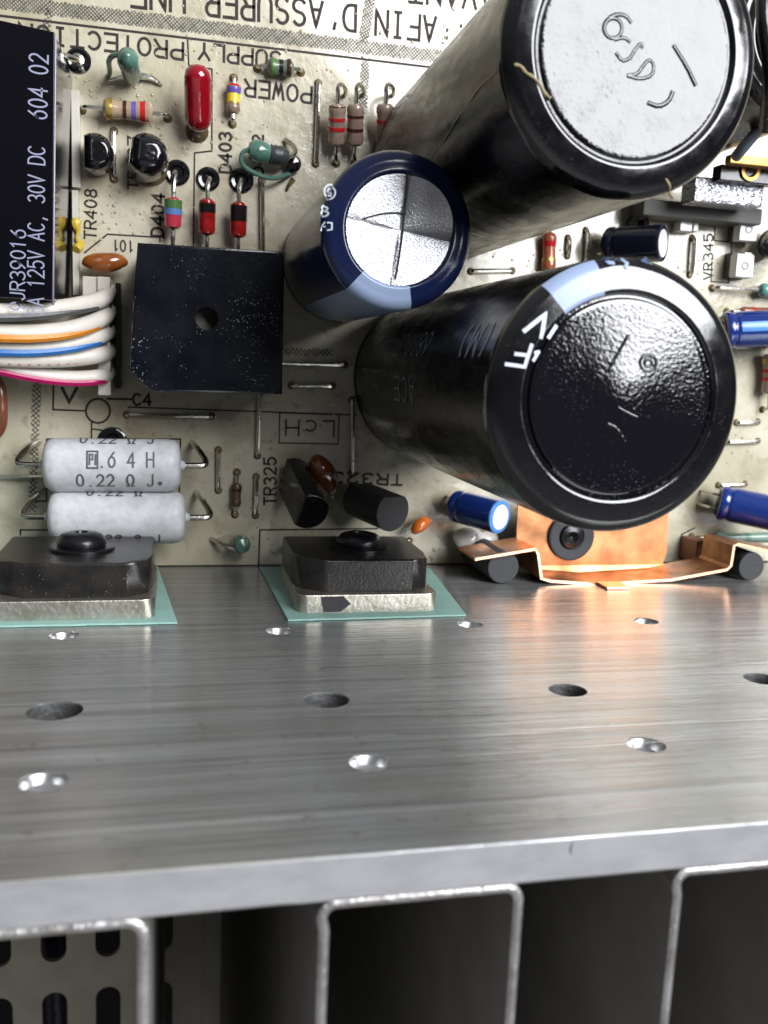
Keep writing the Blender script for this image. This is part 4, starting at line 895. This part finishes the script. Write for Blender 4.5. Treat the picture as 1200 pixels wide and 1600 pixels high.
# ------------------------------------------------------------------ power transistors on the heatsink
def power_tr(xa, xb, z1, label, padlabel, pads, mark=False):
    yw = YW; t0 = 0.03; yt = yw+t0+0.29
    pd = mk('insulating_pad', *prism([(0,0)]*0 or [(p[0], p[1]) for p in pads], (0, yw+0.003, 0), (0, yw+t0, 0), (1,0,0)), M_pad)
    tag(pd, padlabel, 'pad', 'teal pads under the power transistors')
    t = thing('power_transistor', label, 'transistor', ((xa+xb)/2, yw+t0, 1.2), 'power transistors screwed to the heatsink')
    wdt = xb-xa
    # metal tab: rounded corners at near end
    def rr_poly(x0_, x1_, z0_, z1_, c): return [(x0_, z0_), (x1_, z0_), (x1_, z1_-c), (x1_-c*0.3, z1_-c*0.3), (x1_-c, z1_), (x0_+c, z1_), (x0_+c*0.3, z1_-c*0.3), (x0_, z1_-c)]
    def slab(poly, y0_, y1_, name, m, b=0.02):
        V = []; Fc = []; n = len(poly); cx_ = sum(p[0] for p in poly)/n; cz_ = sum(p[1] for p in poly)/n
        for y_, ins in ((y0_, 0), (y1_-b, 0), (y1_-b*0.3, b*0.3), (y1_, b)):
            for (a, c) in poly:
                V.append((a+(cx_-a)/abs(cx_-a)*ins if abs(cx_-a) > 1e-6 else a, y_, c+(cz_-c)/abs(cz_-c)*ins if abs(cz_-c) > 1e-6 else c))
        for j in range(3):
            for i in range(n): i2 = (i+1) % n; Fc.append((j*n+i, j*n+i2, (j+1)*n+i2, (j+1)*n+i))
        Fc.append(tuple(range(n))); Fc.append(tuple(3*n+i for i in range(n)))
        return mk(name, V, Fc, m, t)
    slab(rr_poly(xa, xb, 1.25, z1, 0.17), yw+t0, yt, 'metal_tab', M_tab, 0.03)
    bx0 = xa+0.0*wdt; bx1 = xb-0.02*wdt; zb = z1-0.10; yb_ = YW+0.83; c = 0.36
    body = [(bx0, 1.3), (bx1, 1.3), (bx1, zb-c-0.35), (bx1-0.06, zb-c*0.9), (bx1-c, zb-0.06), (bx0+c*1.4, zb-0.06), (bx0+0.12, zb-c*0.9), (bx0, zb-c-0.35)]
    slab(body, yt+0.004, yb_, 'moulded_body', M_darktrans, 0.05)
    scx = (xa+xb)/2+0.03; scz = 2.35
    A = Vector((scx, yb_, scz)); B = A+Vector((0, 1, 0))
    mk('washer', *lathe([(0.22,0.0),(0.50,0.003),(0.50,0.04),(0.47,0.055),(0.22,0.055)], A, B, 36, cap=False), M_screw, t)
    sc = mk('screw', *lathe([(0.36,0.055),(0.375,0.10),(0.365,0.17),(0.30,0.235),(0.2,0.265),(0.10,0.27),(0.08,0.2),(0.001,0.18)], A, B, 36, cap=False), M_screw, t)
    for kx in (-0.55, 0, 0.55): mk('lead', *tube([(scx+kx, YW+0.5, 1.35), (scx+kx, YW+0.5, 0.9), (scx+kx, YW+0.55, -0.05)], 0.06, 6), M_solder, t)
    if mark:
        xm = xa+0.58; ym = YW+t0+0.14
        mk('paint_mark', [(xm+dx_, ym+dy_, z1+0.003) for dx_, dy_ in ((-0.22,0.12),(-0.17,-0.125),(0.10,-0.125),(0.26,0.0),(0.14,0.125))], [(0,1,2,3,4)], M_mattblk, t, False)
    return t
pr1 = [(-3.6, 0.02), (-0.26, 0.02), (0.05, 3.80), (-3.6, 3.76)]
def swap(p): return p
# pads are drawn in (x, z); prism() works about its own axis, so build them directly
def pad(poly, label):
    n = len(poly); V = [(x_, YW+0.003, z_) for x_, z_ in poly] + [(x_, YW+0.03, z_) for x_, z_ in poly]
    Fc = [tuple(range(n)), tuple(range(n, 2*n))] + [(i, (i+1) % n, n+(i+1) % n, n+i) for i in range(n)]
    o = mk('insulating_pad', V, Fc, M_pad, None, False); tag(o, label, 'pad', 'teal pads under the power transistors')
def ragged(a, b, n=18, amp=0.012): return [(a[0]+(b[0]-a[0])*i/n + random.uniform(-amp,amp)*0.3, a[1]+(b[1]-a[1])*i/n + (random.uniform(-amp,amp) if 0 < i < n else 0)) for i in range(n)]
def PT(x_, y_): q = W(x_, y_); return (q.x, q.z)
pad(ragged((-4.2,3.78), PT(277,975), 30) + [PT(277,975)] + [PT(247,889), (-4.2, 0.15)], 'teal pad under the transistor at the left edge')
pad([PT(405,888)] + ragged(PT(450,971), PT(728,963), 26) + [PT(728,963), PT(672,890)], 'teal pad under the transistor right of centre, all corners showing')
_pt = power_tr
def power_tr(xa, xb, z1, label, mark=False):
    global prism
    keep = bpy.data.objects
    before = set(keep)
    t = _pt(xa, xb, z1, label, 'x', [(0,0),(0.01,0),(0.01,0.01)], mark)
    for o in list(keep):
        if o not in before and o.name.startswith('insulating_pad'): bpy.data.objects.remove(o)
    return t
power_tr(-2.62, -0.285, 3.58, 'black power transistor at the left edge, below the white resistors')
power_tr(1.84, 4.10, 3.47, 'black power transistor right of centre with a dark paint mark on its metal tab', True)

# ------------------------------------------------------------------ copper clamp and rubber rods
cl = thing('copper_clamp', 'bent copper clamp bracket with a screw against the heatsink', 'bracket', (8, -3.6, 0))
zc = 1.75
path = [P(742,874,zc), P(790,866,zc), P(836,858,zc), P(841,866,zc), P(846,904,zc), P(860,908,zc), P(935,913,zc), P(1050,906,zc), P(1136,890,zc), P(1142,884,zc), P(1147,853,zc), P(1153,850,zc), P(1215,864,zc), P(1300,880,zc)]
def sheet(path, z0, z1, th, name, m, parent):
    n = len(path); V = []; Fc = []
    for i, p in enumerate(path):
        a = path[max(i-1,0)]; b = path[min(i+1,n-1)]; t_ = (b-a).normalized(); nn = Vector((-t_.y, t_.x, 0))*th/2
        for z_ in (z0, z1): V.append(Vector((p.x+nn.x, p.y+nn.y, z_))); V.append(Vector((p.x-nn.x, p.y-nn.y, z_)))
    for i in range(n-1):
        k = 4*i; q = k+4; Fc += [(k,q,q+2,k+2), (k+1,k+3,q+3,q+1), (k+2,q+2,q+3,k+3), (k,k+1,q+1,q)]
    Fc += [(0,2,3,1), (4*n-4,4*n-3,4*n-1,4*n-2)]
    return mk(name, V, Fc, m, parent, False)
sheet(path, 0.75, zc, 0.05, 'bent_strip', M_copper, cl)
sheet([Vector((p.x, p.y, 0)) for p in path], zc+0.002, zc+0.008, 0.052, 'cut_edge', M_cedge, cl)
# back flange facing the camera
a = P(811,786,0.8); b = P(1046,800,0.8); c_ = P(1046,882,0.8); d_ = P(812,872,0.8)
fl = [(P(811,760,0.8).x, -2.3), (P(1046,760,0.8).x, -2.3), (b.x+0.02, c_.y+0.28), (b.x-0.05, c_.y), (a.x+0.32, c_.y-0.02), (a.x, d_.y+0.12)]
sc_ = P(891,838,0.8)
plate(fl, [], lambda u, v, w_: Vector((u, v, 0.78+w_)), 0.05, 'flange', M_copper, cl)
V = [(a.x+0.32, c_.y+0.01, 0.80), (b.x-0.02, c_.y+0.01, 0.80), (b.x-0.02, c_.y-0.28, 0.93), (a.x+0.36, c_.y-0.30, 0.93),
     (a.x+0.32, c_.y+0.01, 0.76), (b.x-0.02, c_.y+0.01, 0.76), (b.x-0.02, c_.y-0.28, 0.88), (a.x+0.36, c_.y-0.30, 0.88)]
mk('flange_lip', V, [(0,1,2,3),(4,7,6,5),(0,4,5,1),(2,6,7,3),(1,5,6,2),(0,3,7,4)], M_copper, cl, False)
mk('washer', *lathe([(0.24,0.03),(0.27,0.07),(0.44,0.09),(0.47,0.07),(0.47,0.02)], sc_, sc_+Vector((0,0,1)), 40, cap=False), M_rubber, cl)
mk('screw', *lathe([(0.24,0.04),(0.22,0.10),(0.12,0.13),(0.04,0.06),(0.001,0.05)], sc_, sc_+Vector((0,0,1)), 30, cap=False), M_screw, cl)
w1 = P(967,917,2.2)
o = mk('copper_tab', *box(w1.x-0.23, w1.x+0.23, YW+0.004, YW+0.05, 1.75, 2.2, 0.01), M_cedge, cl)
for px_, r_, lb in ((787, 29, 'black rubber rod held under the left arm of the copper clamp'), (1175, 27, 'black rubber rod held under the right arm of the copper clamp')):
    q = P(px_, 889, 1.68); r2 = r_/96.0; q.y = max(q.y, YW+r2+0.005)
    o = mk('rubber_rod', *lathe([(r2*0.98,0),(r2,0.03),(r2,1.6),(r2*0.97,1.63),(r2*0.9,1.64)], (q.x,q.y,0.03), (q.x,q.y,1), 36), M_rubber); tag(o, lb, 'rod', 'rubber rods under the copper clamp')
o = mk('copper_block', *box(P(1088,845,.6).x, P(1150,845,.6).x, P(1100,880,.6).y, P(1100,845,.6).y, 0.02, 0.62, 0.02), mat('brown_copper', (0.24,0.085,0.04), 0.45, 0.4, bump=0.004, bscale=12)); tag(o, 'dull brown-red copper block behind the right bend of the clamp', 'block')

# ------------------------------------------------------------------ right side cluster
z = 1.5
bb = thing('brass_bar', 'brass busbar with a hole beside the top big capacitor', 'busbar', P(1170, 250))
A_ = P(1128,232,z+.6); 
mk('bar', *box(P(1142,240,z+.3).x, P(1290,240,z+.3).x, P(1170,258,z+.3).y, P(1170,243,z+.3).y, z+0.12, z+0.3, 0.03), M_brass, bb)
mk('bar_face', *box(P(1130,240,z).x, P(1290,240,z).x, P(1170,285,z).y, P(1170,258,z).y-0.02, z-0.3, z-0.02, 0.02), M_blkplastic, bb)
h_ = P(1172,266,z); mk('brass_eyelet', *lathe([(0.19,0),(0.19,0.03),(0.13,0.03),(0.09,-0.02)], h_, h_+Vector((0,0,1)), 24, cap=False), M_brass, bb)
o = mk('crinkled_heatsink_block', *box(P(1086,290,1.25).x, P(1196,290,1.25).x, P(1140,320,1.25).y, P(1140,279,1.25).y, 0.75, 1.25, 0.06), M_foam); tag(o, 'crinkled dark grey block under the brass busbar', 'block')
V, Fc = box(P(1005,330,.6).x, P(1192,330,.6).x, P(1100,344,.6).y, P(1100,318,.6).y, 0.02, 0.6, 0.03)
o = mk('grey_moulding', V, Fc, M_dgrey); tag(o, 'smooth dark grey moulding between the crinkled block and the board', 'block')
for x_, y_, lb in ((1172,356,'white trimmer just below the grey moulding'), (1166,413,'white trimmer above the teal resistor')):
    q = P(x_, y_, .45); t = thing('trimmer', lb, 'trimmer', (q.x, q.y, 0), 'white trimmers at the right edge')
    mk('base', *box(q.x-0.20, q.x+0.26, q.y-0.24, q.y+0.24, 0, 0.25, 0.02), M_dgrey, t)
    mk('knob', *box(q.x-0.21, q.x+0.18, q.y-0.25, q.y+0.20, 0.2, 0.45, 0.03), M_trim, t)
    mk('knob_tab', *box(q.x-0.02, q.x+0.15, q.y+0.15, q.y+0.24, 0.25, 0.40, 0.02), M_trim, t)
    mk('screw_slot', *lathe([(0.09,0.002),(0.085,0.012),(0.05,0.012),(0.04,0.002)], (q.x-.02,q.y-.03,0.45), (q.x-.02,q.y-.03,1), 20, cap=False), mat('grey_slot',(0.3,0.3,0.3),0.4), t)
q = P(1078,350,.3); o = mk('white_tag', *join(box(q.x-0.2,q.x+0.06,q.y-0.14,q.y+0.14,0,0.3,0.02), box(q.x+0.10,q.x+0.21,q.y-0.13,q.y+0.14,0,0.28,0.02)), M_trim); tag(o, 'shiny white plastic tag under the dark grey moulding', 'tag')
t = thing('disc_component', 'dark ring-shaped component behind the small silver-topped capacitor', 'component', P(990, 350))
mk('ring', *lathe([(0.07,0.3),(0.16,0.33),(0.2,0.25),(0.18,0.0)], P(990,352), P(990,352)+Vector((0,0,1)), 24, cap=False), M_blkplastic, t)
# stiff wires crossing the top right corner
o = mk('black_cable', *tube([P(1196,-40,5.2), P(1190,20,5.4), P(1206,110,5.4), P(1196,200,4.6)], 0.10, 10), M_blkplastic); tag(o, 'glossy black cable at the top right corner', 'cable')
o = mk('grey_cable', *tube([P(1230,150,3.6), P(1196,190,3.4), P(1160,232,3.2), P(1150,245,3.0)], 0.09, 10), mat('grey_blue_insulation',(0.12,0.14,0.16),0.35)); tag(o, 'grey-blue cable slanting onto the brass busbar', 'cable')

# ------------------------------------------------------------------ wear and residue
rnd = random.Random(11); parts = []
for cx_, cy_, sp_, n_ in ((225,170,45,26),(330,230,50,14),(150,140,40,12),(340,90,60,14),(150,330,45,14),(610,60,60,16),(60,720,30,8),(300,640,60,8),(500,640,60,8),(820,400,40,14),(1080,420,35,16),(700,870,50,12),(430,850,60,6),(1150,700,40,10),(250,340,40,10),(560,110,60,10)):
    for _ in range(n_*2):
        q = P(rnd.gauss(cx_, sp_), rnd.gauss(cy_, sp_*0.6)); rr_ = rnd.uniform(0.012, 0.035)
        parts.append(lathe([(rr_, 0.0), (rr_*0.8, rr_*0.35), (rr_*0.4, rr_*0.55), (0.0005, rr_*0.6)], (q.x, q.y, 0.0005), (q.x, q.y, 1), 7, cap=False))
o = mk('resin_droplets', *join(*parts), mat('clear_resin', (0.42, 0.36, 0.24), 0.05, coat=1.0), board); o['kind'] = 'stuff'
def wallmark(pts, hw, name, m):
    q = [W(a_, b_) for a_, b_ in pts]
    V, Fc = ribbons([[(p.x, p.z) for p in q]], hw, lambda u, v, w_: Vector((u, YW+0.0025+w_, v)))
    return mk(name, V, Fc, m, hs, False)
M_scr = mat('dark_scratch', (0.12, 0.115, 0.11), 0.5, 0.5)
M_scl = mat('bright_scratch', (0.8, 0.8, 0.82), 0.25, 1.0)
for pts in ([(500,1049),(505,1044),(640,1040),(760,1034)], [(462,1121),(560,1120),(770,1118)], [(1110,1040),(1160,1034),(1235,1030)]):
    wallmark(pts, 0.0045, 'scratch', M_scr)
wallmark([(620,1148),(800,1142),(1000,1133),(1240,1122)], 0.006, 'scratch', M_scl)
wallmark([(690,1172),(900,1168),(1020,1160),(1180,1150)], 0.005, 'scratch', M_scl)
wallmark([(550,1204),(700,1196),(900,1188)], 0.004, 'scratch', M_scl)
